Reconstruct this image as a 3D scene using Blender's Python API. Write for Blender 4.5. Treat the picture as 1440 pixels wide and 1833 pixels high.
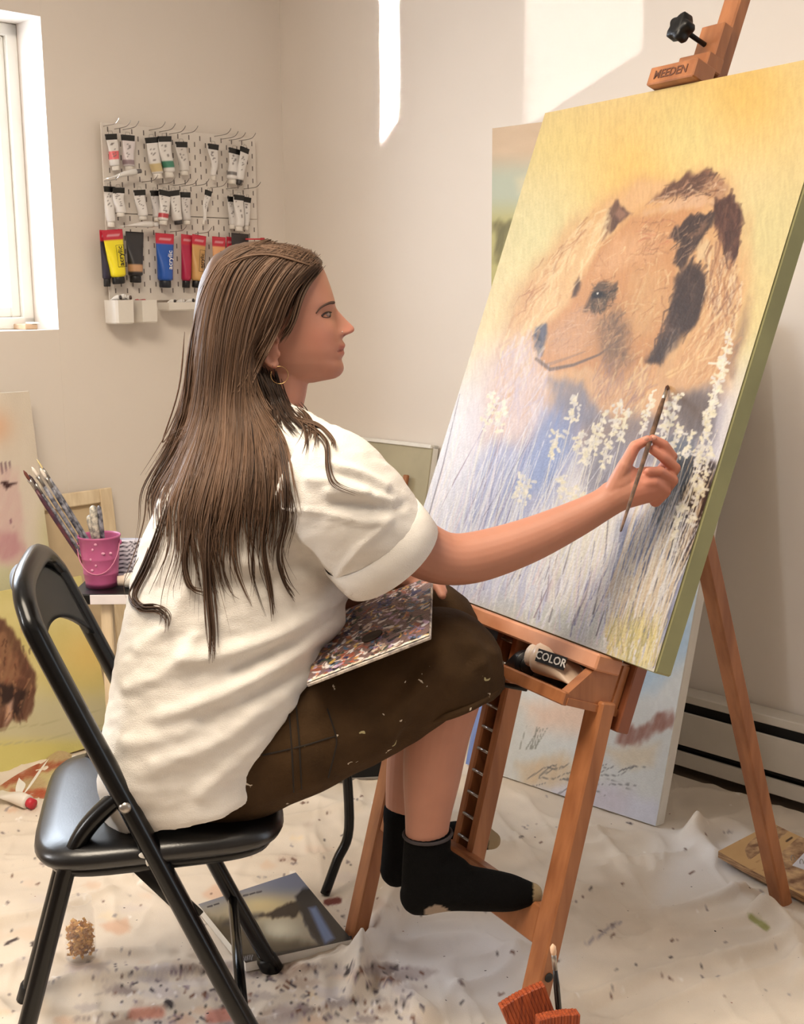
import bpy, bmesh, math, random
import numpy as np
from mathutils import Vector, Matrix

for o in list(bpy.data.objects): bpy.data.objects.remove(o, do_unlink=True)
SC = bpy.context.scene
COL = SC.collection
random.seed(7); RNG = np.random.default_rng(7)

# ---------------------------------------------------------------- camera
CX, CY, FPX = 720.0, 916.5, 2150.0
PITCH, ROLL, CAMH = math.radians(10.5), math.radians(-.43), 1.26
V = lambda *a: np.array(a, float)
_F = V(0, math.cos(PITCH), -math.sin(PITCH)); _R0 = V(1, 0, 0); _U0 = np.cross(_R0, _F)
_R = math.cos(ROLL)*_R0 + math.sin(ROLL)*_U0
_U = -math.sin(ROLL)*_R0 + math.cos(ROLL)*_U0
_C = V(0, 0, CAMH)
cam_d = bpy.data.cameras.new('camera'); cam = bpy.data.objects.new('camera', cam_d); COL.objects.link(cam)
cam_d.sensor_fit = 'HORIZONTAL'; cam_d.sensor_width = 36.0; cam_d.lens = 36.0*FPX/1440.0
cam_d.clip_start = .05
cam.matrix_world = Matrix(((_R[0], _U[0], -_F[0], 0), (_R[1], _U[1], -_F[1], 0), (_R[2], _U[2], -_F[2], CAMH), (0, 0, 0, 1)))
SC.camera = cam

# ---------------------------------------------------------------- world, lights, exposure
YAW = math.radians(44.4)
LW = V(math.sin(YAW), math.cos(YAW), 0)        # along the left wall, towards the corner
RW = V(math.cos(YAW), -math.sin(YAW), 0)       # along the right wall, away from the corner
COR = V(-.387, 4.142, 0)
WIN_R, WIN_L, WIN_B, WIN_T, WALL_T = -.865, -2.05, 1.153, 2.011, .20
w = bpy.data.worlds.new('sky'); SC.world = w; w.use_nodes = True
w.node_tree.nodes['Background'].inputs[0].default_value = (.80, .89, 1.0, 1)
w.node_tree.nodes['Background'].inputs[1].default_value = WORLD_S = 2.5
def lookrot(d, up=V(0, 0, 1)):
    z = -np.asarray(d, float); z /= np.linalg.norm(z); x = np.cross(up, z); x /= np.linalg.norm(x); y = np.cross(z, x)
    return Matrix(((x[0], y[0], z[0]), (x[1], y[1], z[1]), (x[2], y[2], z[2])))
def lamp(name, kind, loc, direction, energy, color, **kw):
    d = bpy.data.lights.new(name, kind); d.energy = energy; d.color = color
    for k, v in kw.items(): setattr(d, k, v)
    o = bpy.data.objects.new(name, d); COL.objects.link(o)
    o.matrix_world = Matrix.Translation(Vector(loc)) @ lookrot(direction).to_4x4()
    return o
_wc = COR + LW*((WIN_R+WIN_L)/2) - RW*(WALL_T+.35) + V(0, 0, (WIN_B+WIN_T)/2+.1)
lamp('window_daylight', 'AREA', _wc, RW + V(0, 0, -.16), 36, (.80, .89, 1.0), shape='RECTANGLE', size=1.25, size_y=1.0)
# second window further along the same wall, out of frame to the left
_w2 = COR + LW*(-4.65) - RW*(WALL_T+.12) + V(0, 0, 1.65)
lamp('second_window_daylight', 'AREA', _w2, RW + V(0, 0, -.10), 100, (1.0, .98, .96), shape='RECTANGLE', size=1.3, size_y=.95)
# warm ceiling lamp of the room
lamp('ceiling_lamp', 'AREA', (-.55, 1.15, 2.50), (0.05, 0.05, -1), 38, (1.0, .86, .68), shape='DISK', size=1.1)
# sunlight thrown back up through the window by the bright ground outside
def beam_lamp(u0, u1, rw, up, z, hgt, e):
    d = LW + RW*rw + V(0, 0, up); d /= np.linalg.norm(d)
    p = COR + LW*((u0+u1)/2) + V(0, 0, z) - d*1.5
    lamp('sun_glint', 'AREA', p, d, e, (1, .97, .93), shape='RECTANGLE', size=abs(u1-u0)*rw/math.hypot(1, rw), size_y=hgt, spread=math.radians(.35))
SC.view_settings.view_transform = 'Standard'; SC.view_settings.look = 'None'
SC.view_settings.exposure = .70; SC.view_settings.gamma = 1.0; SC.view_settings.use_curve_mapping = False

# ---------------------------------------------------------------- pixel -> place helpers
def ray(x, y): return _F + _R*(x-CX)/FPX - _U*(y-CY)/FPX
def dy(x, y, Y): d = ray(x, y); return _C + d*(Y/d[1])
def fl(x, y, z=0.): d = ray(x, y); return _C + d*((z-CAMH)/d[2])
def pl(x, y, p, n): d = ray(x, y); return _C + d*(np.dot(np.asarray(p)-_C, n)/np.dot(d, n))
def pr(P):
    v = np.asarray(P)-_C; k = v@_F
    return np.stack([CX+FPX*(v@_R)/k, CY-FPX*(v@_U)/k], -1)
def unit(a): a = np.asarray(a, float); return a/np.linalg.norm(a)
def smooth(t): t = np.clip(t, 0, 1); return t*t*(3-2*t)

# ---------------------------------------------------------------- materials
def lin(c):
    c = np.asarray(c, float)/255.0
    return np.where(c <= .04045, c/12.92, ((c+.055)/1.055)**2.4)
MATS = {}
def mat(name, col, rough=.55, metal=0., var=.06, scale=12., bump=0., bscale=150., spec=.5, col2=None, stretch=None, **kw):
    if name in MATS: return MATS[name]
    m = bpy.data.materials.new(name); m.use_nodes = True; nt = m.node_tree; N = nt.nodes; L = nt.links
    b = N['Principled BSDF']; b.inputs['Roughness'].default_value = rough; b.inputs['Metallic'].default_value = metal
    b.inputs['Specular IOR Level'].default_value = spec
    c = lin(col); c2 = lin(col2) if col2 is not None else c*(1-var*2)
    tc = N.new('ShaderNodeTexCoord'); mp = N.new('ShaderNodeMapping'); L.new(tc.outputs['Object'], mp.inputs['Vector'])
    if stretch: mp.inputs['Scale'].default_value = stretch
    no = N.new('ShaderNodeTexNoise'); no.inputs['Scale'].default_value = scale; no.inputs['Detail'].default_value = 6
    L.new(mp.outputs['Vector'], no.inputs['Vector'])
    rp = N.new('ShaderNodeValToRGB'); L.new(no.outputs['Fac'], rp.inputs['Fac'])
    rp.color_ramp.elements[0].position = .35; rp.color_ramp.elements[1].position = .65
    rp.color_ramp.elements[0].color = (*c2, 1); rp.color_ramp.elements[1].color = (*np.minimum(c*(1+var), 1), 1)
    L.new(rp.outputs['Color'], b.inputs['Base Color'])
    if bump:
        n2 = N.new('ShaderNodeTexNoise'); n2.inputs['Scale'].default_value = bscale; n2.inputs['Detail'].default_value = 3
        L.new(mp.outputs['Vector'], n2.inputs['Vector'])
        bp = N.new('ShaderNodeBump'); bp.inputs['Strength'].default_value = bump; bp.inputs['Distance'].default_value = .004
        L.new(n2.outputs['Fac'], bp.inputs['Height']); L.new(bp.outputs['Normal'], b.inputs['Normal'])
    for k, v in kw.items(): b.inputs[k.replace('_', ' ')].default_value = v
    MATS[name] = m; return m
def vcmat(name, rough=.6, bump=0., bscale=300., spec=.4, **kw):
    if name in MATS: return MATS[name]
    m = bpy.data.materials.new(name); m.use_nodes = True; nt = m.node_tree; N = nt.nodes; L = nt.links
    b = N['Principled BSDF']; b.inputs['Roughness'].default_value = rough; b.inputs['Specular IOR Level'].default_value = spec
    a = N.new('ShaderNodeAttribute'); a.attribute_name = 'Col'; L.new(a.outputs['Color'], b.inputs['Base Color'])
    if bump:
        tc = N.new('ShaderNodeTexCoord'); n2 = N.new('ShaderNodeTexNoise'); n2.inputs['Scale'].default_value = bscale
        L.new(tc.outputs['Object'], n2.inputs['Vector'])
        bp = N.new('ShaderNodeBump'); bp.inputs['Strength'].default_value = bump; bp.inputs['Distance'].default_value = .003
        L.new(n2.outputs['Fac'], bp.inputs['Height']); L.new(bp.outputs['Normal'], b.inputs['Normal'])
    for k, v in kw.items(): b.inputs[k.replace('_', ' ')].default_value = v
    MATS[name] = m; return m
M_WALL = mat('painted_wall', (230, 221, 212), .75, var=.012, scale=2, bump=.05, bscale=60)
M_WOOD = mat('beech_wood', (166, 108, 68), .45, var=.05, scale=9, col2=(140, 86, 51), stretch=(4, 4, .5))
M_WOODD = mat('pale_raw_wood', (226, 208, 178), .6, col2=(208, 186, 152), scale=10, stretch=(4, 4, .6))
M_BLACK = mat('black_gloss_enamel', (4, 4, 5), .24, var=.1, spec=.35)
M_VINYL = mat('black_vinyl', (8, 8, 11), .30, var=.1, bump=.05, bscale=400, spec=.7)
M_PLASTIC = mat('black_plastic', (9, 9, 10), .4, spec=.35)
M_WHITEP = mat('white_plastic', (228, 222, 214), .4, var=.01)
M_METAL = mat('steel_wire', (165, 160, 155), .35, metal=.9)
M_DARK = mat('dark_gap', (22, 19, 18), .8)
M_CANVASB = mat('raw_canvas_back', (188, 178, 156), .85, var=.03, bump=.2, bscale=500)
M_WHITE = mat('white_gesso', (232, 229, 222), .7, var=.02)

# ---------------------------------------------------------------- mesh helpers
ORG = {}
def link(o): COL.objects.link(o); return o
def root(name, label, cat, loc, group=None):
    o = link(bpy.data.objects.new(name, None)); o.empty_display_size = .05
    o.location = loc; ORG[o.name] = np.asarray(loc, float)
    o['label'] = label; o['category'] = cat
    if group: o['group'] = group
    return o
def tag(o, label=None, cat=None, group=None, kind=None):
    for k, v in (('label', label), ('category', cat), ('group', group), ('kind', kind)):
        if v: o[k] = v
    return o
def merge(parts):
    vs, fs, off = [], [], 0
    for v, f in parts:
        v = np.asarray(v, float); vs.append(v); fs += [tuple(i+off for i in q) for q in f]; off += len(v)
    return np.concatenate(vs), fs
def obj(name, geo, m, parent=None, flat=False, label=None, origin=None, col=None, kind=None):
    v, f = merge(geo) if isinstance(geo, list) else geo
    v = np.asarray(v, float)
    if parent is not None: o0 = ORG[parent.name]
    elif origin is not None: o0 = np.asarray(origin, float)
    else: o0 = V((v[:, 0].min()+v[:, 0].max())/2, (v[:, 1].min()+v[:, 1].max())/2, v[:, 2].min())
    me = bpy.data.meshes.new(name); me.from_pydata((v-o0).tolist(), [], f); me.update()
    if not flat: me.shade_smooth()
    o = link(bpy.data.objects.new(name, me))
    if m is not None: me.materials.append(m)
    if parent is not None: o.parent = parent
    else: o.location = o0
    ORG[o.name] = o0
    if col is not None:
        a = me.color_attributes.new('Col', 'FLOAT_COLOR', 'POINT')
        c = np.ones((len(v), 4), np.float32); c[:, :3] = col; a.data.foreach_set('color', c.ravel())
    if label: o['label'] = label
    if kind: o['kind'] = kind
    return o
def fixn(o):
    bm = bmesh.new(); bm.from_mesh(o.data); bmesh.ops.recalc_face_normals(bm, faces=bm.faces); bm.to_mesh(o.data); bm.free(); return o
def obox(c, ax, half, bev=.002):
    """chamfered box: centre, three unit axes, half sizes"""
    c = np.asarray(c, float); a, b, d = [np.asarray(q, float) for q in ax]; h = np.asarray(half, float)
    bev = min(bev, h.min()*.45)
    vs = []; idx = {}
    for s in ((x, y, z) for x in (-1, 1) for y in (-1, 1) for z in (-1, 1)):
        for k in range(3):
            q = h-bev; q = q.copy(); q[k] = h[k]
            idx[(s, k)] = len(vs); vs.append(c + a*q[0]*s[0] + b*q[1]*s[1] + d*q[2]*s[2])
    fs = []
    for k in range(3):
        i, j = (k+1) % 3, (k+2) % 3
        for s in (-1, 1):
            t = []
            for (p, q) in ((-1, -1), (1, -1), (1, 1), (-1, 1)):
                e = [0, 0, 0]; e[k] = s; e[i] = p; e[j] = q; t.append(idx[(tuple(e), k)])
            fs.append(tuple(t if s > 0 else t[::-1]))
    for k in range(3):
        i, j = (k+1) % 3, (k+2) % 3
        for p in (-1, 1):
            for q in (-1, 1):
                e0 = [0, 0, 0]; e0[k] = -1; e0[i] = p; e0[j] = q; e1 = list(e0); e1[k] = 1
                e0, e1 = tuple(e0), tuple(e1)
                t = (idx[(e0, i)], idx[(e1, i)], idx[(e1, j)], idx[(e0, j)])
                fs.append(t if p*q < 0 else t[::-1])
    for s in ((x, y, z) for x in (-1, 1) for y in (-1, 1) for z in (-1, 1)):
        t = (idx[(s, 0)], idx[(s, 1)], idx[(s, 2)]); fs.append(t if s[0]*s[1]*s[2] > 0 else t[::-1])
    V3 = np.array(vs)
    if np.dot(np.cross(a, b), d) < 0: fs = [q[::-1] for q in fs]
    return V3, fs
AX = (V(1, 0, 0), V(0, 1, 0), V(0, 0, 1))
def beam(p0, p1, wdt, thk, side, bev=.003, ext=0.):
    """bar from p0 to p1; wdt measured along 'side', thk across"""
    p0, p1 = np.asarray(p0, float), np.asarray(p1, float); a = unit(p1-p0)
    s = np.asarray(side, float); s = unit(s-a*np.dot(s, a)); t = np.cross(a, s)
    return obox((p0+p1)/2, (a, s, t), (np.linalg.norm(p1-p0)/2+ext, wdt/2, thk/2), bev)
def frames(P):
    P = np.asarray(P, float); n = len(P); T = np.gradient(P, axis=0); T /= np.linalg.norm(T, axis=1)[:, None]+1e-12
    ref = V(0, 0, 1) if abs(T[0][2]) < .9 else V(1, 0, 0)
    X = [unit(np.cross(ref, T[0]))]
    for i in range(1, n):
        x = X[-1]-T[i]*np.dot(X[-1], T[i]); X.append(unit(x))
    X = np.array(X); return T, X, np.cross(T, X)
def loft(rings, cap=True, closed=True):
    """rings: list of (k,3)"""
    k = len(rings[0]); v = np.concatenate(rings); f = []
    for i in range(len(rings)-1):
        for j in range(k if closed else k-1):
            a, b = i*k+j, i*k+(j+1) % k; f.append((a, b, b+k, a+k))
    if cap:
        f.append(tuple(range(k))[::-1]); f.append(tuple((len(rings)-1)*k+j for j in range(k)))
    return v, f
def tube(P, r, n=10, cap=True, flat=1.0):
    P = np.asarray(P, float); r = np.broadcast_to(np.asarray(r, float), (len(P),))
    T, X, Y = frames(P); a = np.linspace(0, 2*np.pi, n, endpoint=False)
    return loft([P[i]+r[i]*(np.cos(a)[:, None]*X[i]+flat*np.sin(a)[:, None]*Y[i]) for i in range(len(P))], cap)
def spline(P, m=8):
    """Catmull-Rom through points (any dimension)"""
    P = np.asarray(P, float); Q = np.concatenate([[2*P[0]-P[1]], P, [2*P[-1]-P[-2]]]); out = []
    for i in range(len(P)-1):
        p0, p1, p2, p3 = Q[i:i+4]; t = np.linspace(0, 1, m, endpoint=False)[:, None]
        out.append(.5*(2*p1+(p2-p0)*t+(2*p0-5*p1+4*p2-p3)*t*t+(3*p1-p0-3*p2+p3)*t**3))
    return np.concatenate(out+[P[-1:]])
def lathe(prof, c, axis=(0, 0, 1), n=24, cap=True):
    axis = unit(axis); x = unit(np.cross(axis, V(0, 1, 0) if abs(axis[1]) < .9 else V(1, 0, 0))); y = np.cross(axis, x)
    a = np.linspace(0, 2*np.pi, n, endpoint=False); c = np.asarray(c, float)
    return loft([c+axis*h+r*(np.cos(a)[:, None]*x+np.sin(a)[:, None]*y) for r, h in prof], cap)
def ellipsoid(c, ax, n=16, m=10):
    c = np.asarray(c, float); A = [np.asarray(q, float) for q in ax]
    rings = []
    for i in range(m+1):
        t = -np.pi/2+np.pi*(i*.998+.001*m)/m
        a = np.linspace(0, 2*np.pi, n, endpoint=False)
        rings.append(c+math.cos(t)*(np.cos(a)[:, None]*A[0]+np.sin(a)[:, None]*A[1])+math.sin(t)*A[2])
    return loft(rings)
def capsule(p, q, r0, r1, n=12):
    p, q = np.asarray(p, float), np.asarray(q, float); d = unit(q-p); L = np.linalg.norm(q-p)
    pts, rr = [], []
    for t in np.linspace(-85, 0, 5): pts.append(p+d*r0*math.sin(math.radians(t))); rr.append(r0*math.cos(math.radians(t)))
    for t in np.linspace(0, 85, 5): pts.append(q+d*r1*math.sin(math.radians(t))); rr.append(r1*math.cos(math.radians(t)))
    ref = V(0, 0, 1) if abs(d[2]) < .9 else V(1, 0, 0); x = unit(np.cross(ref, d)); y = np.cross(d, x)
    a = np.linspace(0, 2*np.pi, n, endpoint=False)
    return loft([P+R*(np.cos(a)[:, None]*x+np.sin(a)[:, None]*y) for P, R in zip(pts, rr)])
def remesh(parts, vox, smooth_it=4, fac=.5):
    """voxel union of closed shapes -> (verts, faces)"""
    v, f = merge(parts); me = bpy.data.meshes.new('tmp'); me.from_pydata(v.tolist(), [], f)
    bm = bmesh.new(); bm.from_mesh(me); bmesh.ops.recalc_face_normals(bm, faces=bm.faces); bm.to_mesh(me); bm.free()
    o = link(bpy.data.objects.new('tmp', me))
    md = o.modifiers.new('r', 'REMESH'); md.mode = 'VOXEL'; md.voxel_size = vox
    if smooth_it:
        s = o.modifiers.new('s', 'SMOOTH'); s.iterations = smooth_it; s.factor = fac
    dg = bpy.context.evaluated_depsgraph_get(); e = o.evaluated_get(dg).to_mesh()
    n = len(e.vertices); V3 = np.empty(n*3); e.vertices.foreach_get('co', V3)
    F3 = [tuple(p.vertices) for p in e.polygons]
    o.evaluated_get(dg).to_mesh_clear(); bpy.data.objects.remove(o, do_unlink=True); bpy.data.meshes.remove(me)
    return V3.reshape(-1, 3), F3
def text_geo(s, size, o, ax, ay, depth=.0006, bold=.0, center=True):
    """lettering as a thin solid; o = centre, ax = reading direction, ay = up"""
    c = bpy.data.curves.new('t', 'FONT'); c.body = s; c.size = size; c.extrude = depth; c.offset = bold*size
    c.resolution_u = 2
    if center: c.align_x = 'CENTER'; c.align_y = 'CENTER'
    t = link(bpy.data.objects.new('t', c)); dg = bpy.context.evaluated_depsgraph_get()
    e = t.evaluated_get(dg).to_mesh(); n = len(e.vertices); v = np.empty(n*3); e.vertices.foreach_get('co', v); v = v.reshape(-1, 3)
    f = [tuple(p.vertices) for p in e.polygons]
    t.evaluated_get(dg).to_mesh_clear(); bpy.data.objects.remove(t, do_unlink=True); bpy.data.curves.remove(c)
    ax, ay = unit(ax), unit(ay); az = np.cross(ax, ay)
    return np.asarray(o)+v[:, :1]*ax+v[:, 1:2]*ay+v[:, 2:]*az, f
# value noise
def vnoise(x, y, seed=0, octv=4, gain=.5):
    r = np.random.default_rng(seed); G = r.random((256, 256)); out = 0; amp = 1; tot = 0
    x = np.asarray(x, float); y = np.asarray(y, float)
    for o in range(octv):
        xi, yi = np.floor(x).astype(int), np.floor(y).astype(int); u, v = smooth(x-xi), smooth(y-yi)
        g = lambda a, b: G[a & 255, b & 255]
        out = out+amp*((g(xi, yi)*(1-u)+g(xi+1, yi)*u)*(1-v)+(g(xi, yi+1)*(1-u)+g(xi+1, yi+1)*u)*v)
        tot += amp; amp *= gain; x = x*2+17.3; y = y*2+5.7
    return out/tot*2-1
# ---------------------------------------------------------------- brushwork on a flat canvas face
class Paint:
    """colour field on a grid of points given by their X, Y coordinates (any unit)"""
    def __init__(s, X, Y, base): s.X, s.Y = X, Y; s.c = np.zeros(X.shape+(3,)); s.c[:] = base; s.k = 0
    def blend(s, a, col):
        a = a[..., None]; s.c = s.c*(1-a)+np.asarray(col, float)*a
    def poly(s, P, col, soft=6, alpha=1., rag=0., rs=.05, streak=0.):
        P = np.asarray(P, float); s.k += 1; m = soft+rag+2
        x0, x1 = P[:, 0].min()-m, P[:, 0].max()+m; y0, y1 = P[:, 1].min()-m, P[:, 1].max()+m
        B = (s.X > x0) & (s.X < x1) & (s.Y > y0) & (s.Y < y1)
        if not B.any(): return
        x, y = s.X[B], s.Y[B]; d2 = np.full(x.shape, 1e18); ins = np.zeros(x.shape, bool)
        for i in range(len(P)):
            a, b = P[i], P[(i+1) % len(P)]; e = b-a; t = np.clip(((x-a[0])*e[0]+(y-a[1])*e[1])/(e@e+1e-9), 0, 1)
            d2 = np.minimum(d2, (x-a[0]-t*e[0])**2+(y-a[1]-t*e[1])**2)
            c = ((a[1] > y) != (b[1] > y)) & (x < (b[0]-a[0])*(y-a[1])/(b[1]-a[1]+1e-12)+a[0]); ins ^= c
        d = np.sqrt(d2)*np.where(ins, -1, 1)
        if rag: d = d+rag*vnoise(x*rs+y*rs*.3, y*rs*.35-x*rs*.1, s.k, 3)
        al = alpha*smooth(.5-d/(2*soft))
        if streak: al = al*np.clip(1-streak*(.5+.9*vnoise((x+y*.35)*.16, (y-x*.35)*.02, 50+s.k, 3)), 0, 1)
        A = np.zeros(s.X.shape); A[B] = al; s.blend(A, col)
    def stroke(s, P, wd, col, alpha=1., taper=True):
        P = np.asarray(P, float); m = wd+2
        B = (s.X > P[:, 0].min()-m) & (s.X < P[:, 0].max()+m) & (s.Y > P[:, 1].min()-m) & (s.Y < P[:, 1].max()+m)
        if not B.any(): return
        idx = np.nonzero(B); x, y = s.X[idx], s.Y[idx]; al = np.zeros(x.shape); n = len(P)-1
        for i in range(n):
            a, b = P[i], P[i+1]; e = b-a; t = np.clip(((x-a[0])*e[0]+(y-a[1])*e[1])/(e@e+1e-9), 0, 1)
            d = np.hypot(x-a[0]-t*e[0], y-a[1]-t*e[1]); ww = wd*(1-.6*(i+t)/n) if taper else wd
            al = np.maximum(al, smooth((ww-d)/(wd*.6)+.3))
        al = (al*alpha)[:, None]; s.c[idx] = s.c[idx]*(1-al)+np.asarray(col, float)*al
    def grain(s, amp, sx, sy, seed=3):
        n = vnoise(s.X*sx, s.Y*sy, seed, 4); s.c = s.c*(1+amp*n[..., None])
    def lin(s, k=1., g=1.): return (lin(np.clip(255*(np.clip(s.c, 0, 255)/255)**g, 0, 255))*k).reshape(-1, 3)
def canvas_thing(name, label, BL, BR, up, hgt, thick, paint, nx, ny, m_side, m_face, cat='painting', by_pixel=True, mf=None, face_label=None, k=.86, g=1.1):
    """stretched canvas: front lower corners, unit up vector; paint(Paint) colours the front"""
    BL, BR, up = np.asarray(BL), np.asarray(BR), unit(up); e = unit(BR-BL); W = np.linalg.norm(BR-BL); nb = unit(np.cross(up, e))  # towards the back
    r = root(name, label, cat, (BL+BR)/2)
    body = obox((BL+BR)/2+up*hgt/2+nb*(thick/2+.0012), (e, up, nb), (W/2, hgt/2, thick/2), .003)
    obj('stretched_sides', body, m_side, r, flat=True)
    U, Vv = np.meshgrid(np.linspace(.0015, W-.0015, nx), np.linspace(.0015, hgt-.0015, ny))
    P = BL+U[..., None]*e+Vv[..., None]*up
    if by_pixel: q = pr(P.reshape(-1, 3)).reshape(ny, nx, 2); X, Y = q[..., 0], q[..., 1]
    else: X, Y = U/W, Vv/hgt
    pt = Paint(X, Y, (230, 228, 222)); paint(pt)
    v = (P+nb*.0008-nb*.0012).reshape(-1, 3)
    f = [(j*nx+i, j*nx+i+1, (j+1)*nx+i+1, (j+1)*nx+i) for j in range(ny-1) for i in range(nx-1)]
    obj('painted_face', (v, f), m_face, r, col=pt.lin(k, g), label=face_label)
    return r, e, up, nb, W
M_PAINT = vcmat('acrylic_paint', .5, bump=.25, bscale=220, spec=.35)
# ================================================================ THE ROOM
CEIL = 2.55
def wallpt(a, b, z): return COR - LW*a + RW*b + V(0, 0, z)      # a: out from right wall, b: out from left wall
def struct(name, geo, m, parent=None, flat=True):
    o = obj(name, geo, m, parent, flat=flat); 
    if parent is None: o['kind'] = 'structure'
    return o
M_WALL2 = mat('taupe_wall', (158, 146, 134), .75, var=.02)  # for the unseen walls, toned darker to cut bounced light
# right wall
struct('wall_right', obox(COR+RW*1.7+LW*.06+V(0, 0, CEIL/2), (RW, LW, AX[2]), (1.95, .06, CEIL/2)), M_WALL)
# left wall: four pieces around the deep window opening
def lwbox(u0, u1, z0, z1):
    return obox(COR+LW*(u0+u1)/2-RW*WALL_T/2+V(0, 0, (z0+z1)/2), (LW, RW, AX[2]), (abs(u1-u0)/2, WALL_T/2, (z1-z0)/2), .0005)
WL = -6.2
wl = struct('wall_left', [lwbox(WIN_R, .12, 0, CEIL), lwbox(WIN_L, WIN_R, 0, WIN_B), lwbox(WIN_L, WIN_R, WIN_T, CEIL),
                     lwbox(-4.0, WIN_L, 0, CEIL), lwbox(-5.3, -4.0, 0, 1.15), lwbox(-5.3, -4.0, 2.15, CEIL), lwbox(WL, -5.3, 0, CEIL)], M_WALL)
struct('ceiling', obox(wallpt(3.0, 2.2, CEIL+.05), (LW, RW, AX[2]), (3.3, 2.6, .05)), mat('ceiling_paint', (236, 232, 225), .8, var=.01))
struct('floor', obox(wallpt(3.0, 2.2, -.05), (LW, RW, AX[2]), (3.3, 2.6, .05)), mat('worn_floor', (120, 104, 88), .6, var=.1, scale=5))
struct('wall_back', obox(wallpt(6.06, 2.1, CEIL/2), (RW, LW, AX[2]), (2.6, .06, CEIL/2)), M_WALL2)
struct('wall_front', obox(wallpt(3.0, 4.56, CEIL/2), (LW, RW, AX[2]), (3.2, .06, CEIL/2)), M_WALL2)
# window: frame, sash, panes, sill board
M_FRAME = mat('window_vinyl', (240, 238, 232), .4, var=.01)
def wbox(u0, u1, z0, z1, d0, d1, bev=.003):
    return obox(COR+LW*(u0+u1)/2-RW*(d0+d1)/2+V(0, 0, (z0+z1)/2), (LW, RW, AX[2]), (abs(u1-u0)/2, abs(d1-d0)/2, (z1-z0)/2), bev)
def window(name, WR, WLf, zb, zt, mid):
    f = .035
    wf = struct(name, [wbox(WR-f, WR, zb, zt, .135, .195), wbox(WLf, WLf+f, zb, zt, .135, .195),
        wbox(WLf, WR, zt-f, zt, .135, .195), wbox(WLf, WR, zb, zb+f, .135, .195)], M_FRAME)
    for a, b in ((WR-f, mid), (mid, WLf+f)):
        s = struct('window_sash', [wbox(a-.03, a, zb+f, zt-f, .15, .18), wbox(b, b+.03, zb+f, zt-f, .15, .18),
             wbox(b+.03, a-.03, zt-f-.03, zt-f, .15, .18), wbox(b+.03, a-.03, zb+f, zb+f+.03, .15, .18)], M_FRAME, wf)
        struct('pane', wbox(b+.03, a-.03, zb+f+.03, zt-f-.03, .163, .167, .0005), M_GLASS, s)
    return wf
def glass(name, col=(1, 1, 1), rough=0.):
    m = bpy.data.materials.new(name); m.use_nodes = True; N = m.node_tree.nodes; L = m.node_tree.links
    b = N['Principled BSDF']; b.inputs['Base Color'].default_value = (*col, 1); b.inputs['Roughness'].default_value = rough
    b.inputs['IOR'].default_value = 1.45; b.inputs['Alpha'].default_value = .10; b.inputs['Specular IOR Level'].default_value = .6
    MATS[name] = m; return m
M_GLASS = glass('clear_glass')
window('window_1', WIN_R, WIN_L, WIN_B, WIN_T, -1.72)
window('window_2', -4.0, -5.3, 1.15, 2.15, -4.65)
beam_lamp(-.78, -1.02, .533, .40, 1.42, 1.0, 1.2)
beam_lamp(-1.10, -1.52, .93, .37, 1.45, 1.0, .42)

# electric baseboard heater on the right wall
M_HEAT = mat('heater_enamel', (214, 207, 196), .45, var=.02)
ht = root('baseboard_heater', 'long low cream electric baseboard heater along the right wall', 'heater', wallpt(.035, 1.6, 0))
def hb(z0, z1, a0, a1): return obox(wallpt((a0+a1)/2, 1.72, (z0+z1)/2), (RW, LW, AX[2]), (1.0, abs(a1-a0)/2, (z1-z0)/2), .003)
obj('back_plate', hb(.03, .222, .0, .012), M_DARK, ht, flat=True)
obj('top_cap', hb(.203, .226, .002, .062), M_HEAT, ht, flat=True)
obj('front_panel', hb(.088, .178, .058, .066), M_HEAT, ht, flat=True)
obj('lower_lip', hb(.028, .068, .052, .062), M_HEAT, ht, flat=True)
obj('inner_fins', hb(.07, .2, .014, .045), M_DARK, ht, flat=True)

# ---------------------------------------------------------------- drop cloth
na, nb_ = 400, 480
A_, B_ = np.meshgrid(np.linspace(.075, 2.45, na), np.linspace(.06, 2.95, nb_), indexing='ij')
PX = COR[0]-LW[0]*A_+RW[0]*B_; PY = COR[1]-LW[1]*A_+RW[1]*B_
Z = .006+.004*np.abs(vnoise(PX*3, PY*3, 11, 4))
for sx, sy, am, sd in ((5, 2.0, .010, 21), (2.2, 6, .009, 22), (9, 3.2, .005, 23)):
    n_ = vnoise(PX*sx+PY*1.3, PY*sy-PX*.8, sd, 3); Z += am*np.clip(1-np.abs(n_)*4.5, 0, 1)**2
def ridge(pts, h, wd):
    global Z
    P = np.array([fl(*p)[:2] for p in pts]); P = spline(P, 6); d = np.full(PX.shape, 9.)
    for i in range(len(P)-1):
        a, b = P[i], P[i+1]; e = b-a; t = np.clip(((PX-a[0])*e[0]+(PY-a[1])*e[1])/(e@e), 0, 1)
        d = np.minimum(d, np.hypot(PX-a[0]-t*e[0], PY-a[1]-t*e[1]))
    d = d+.012*vnoise(PX*14, PY*14, 31, 2); Z = Z+1.2*h*np.exp(-(d/wd)**2)
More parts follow.
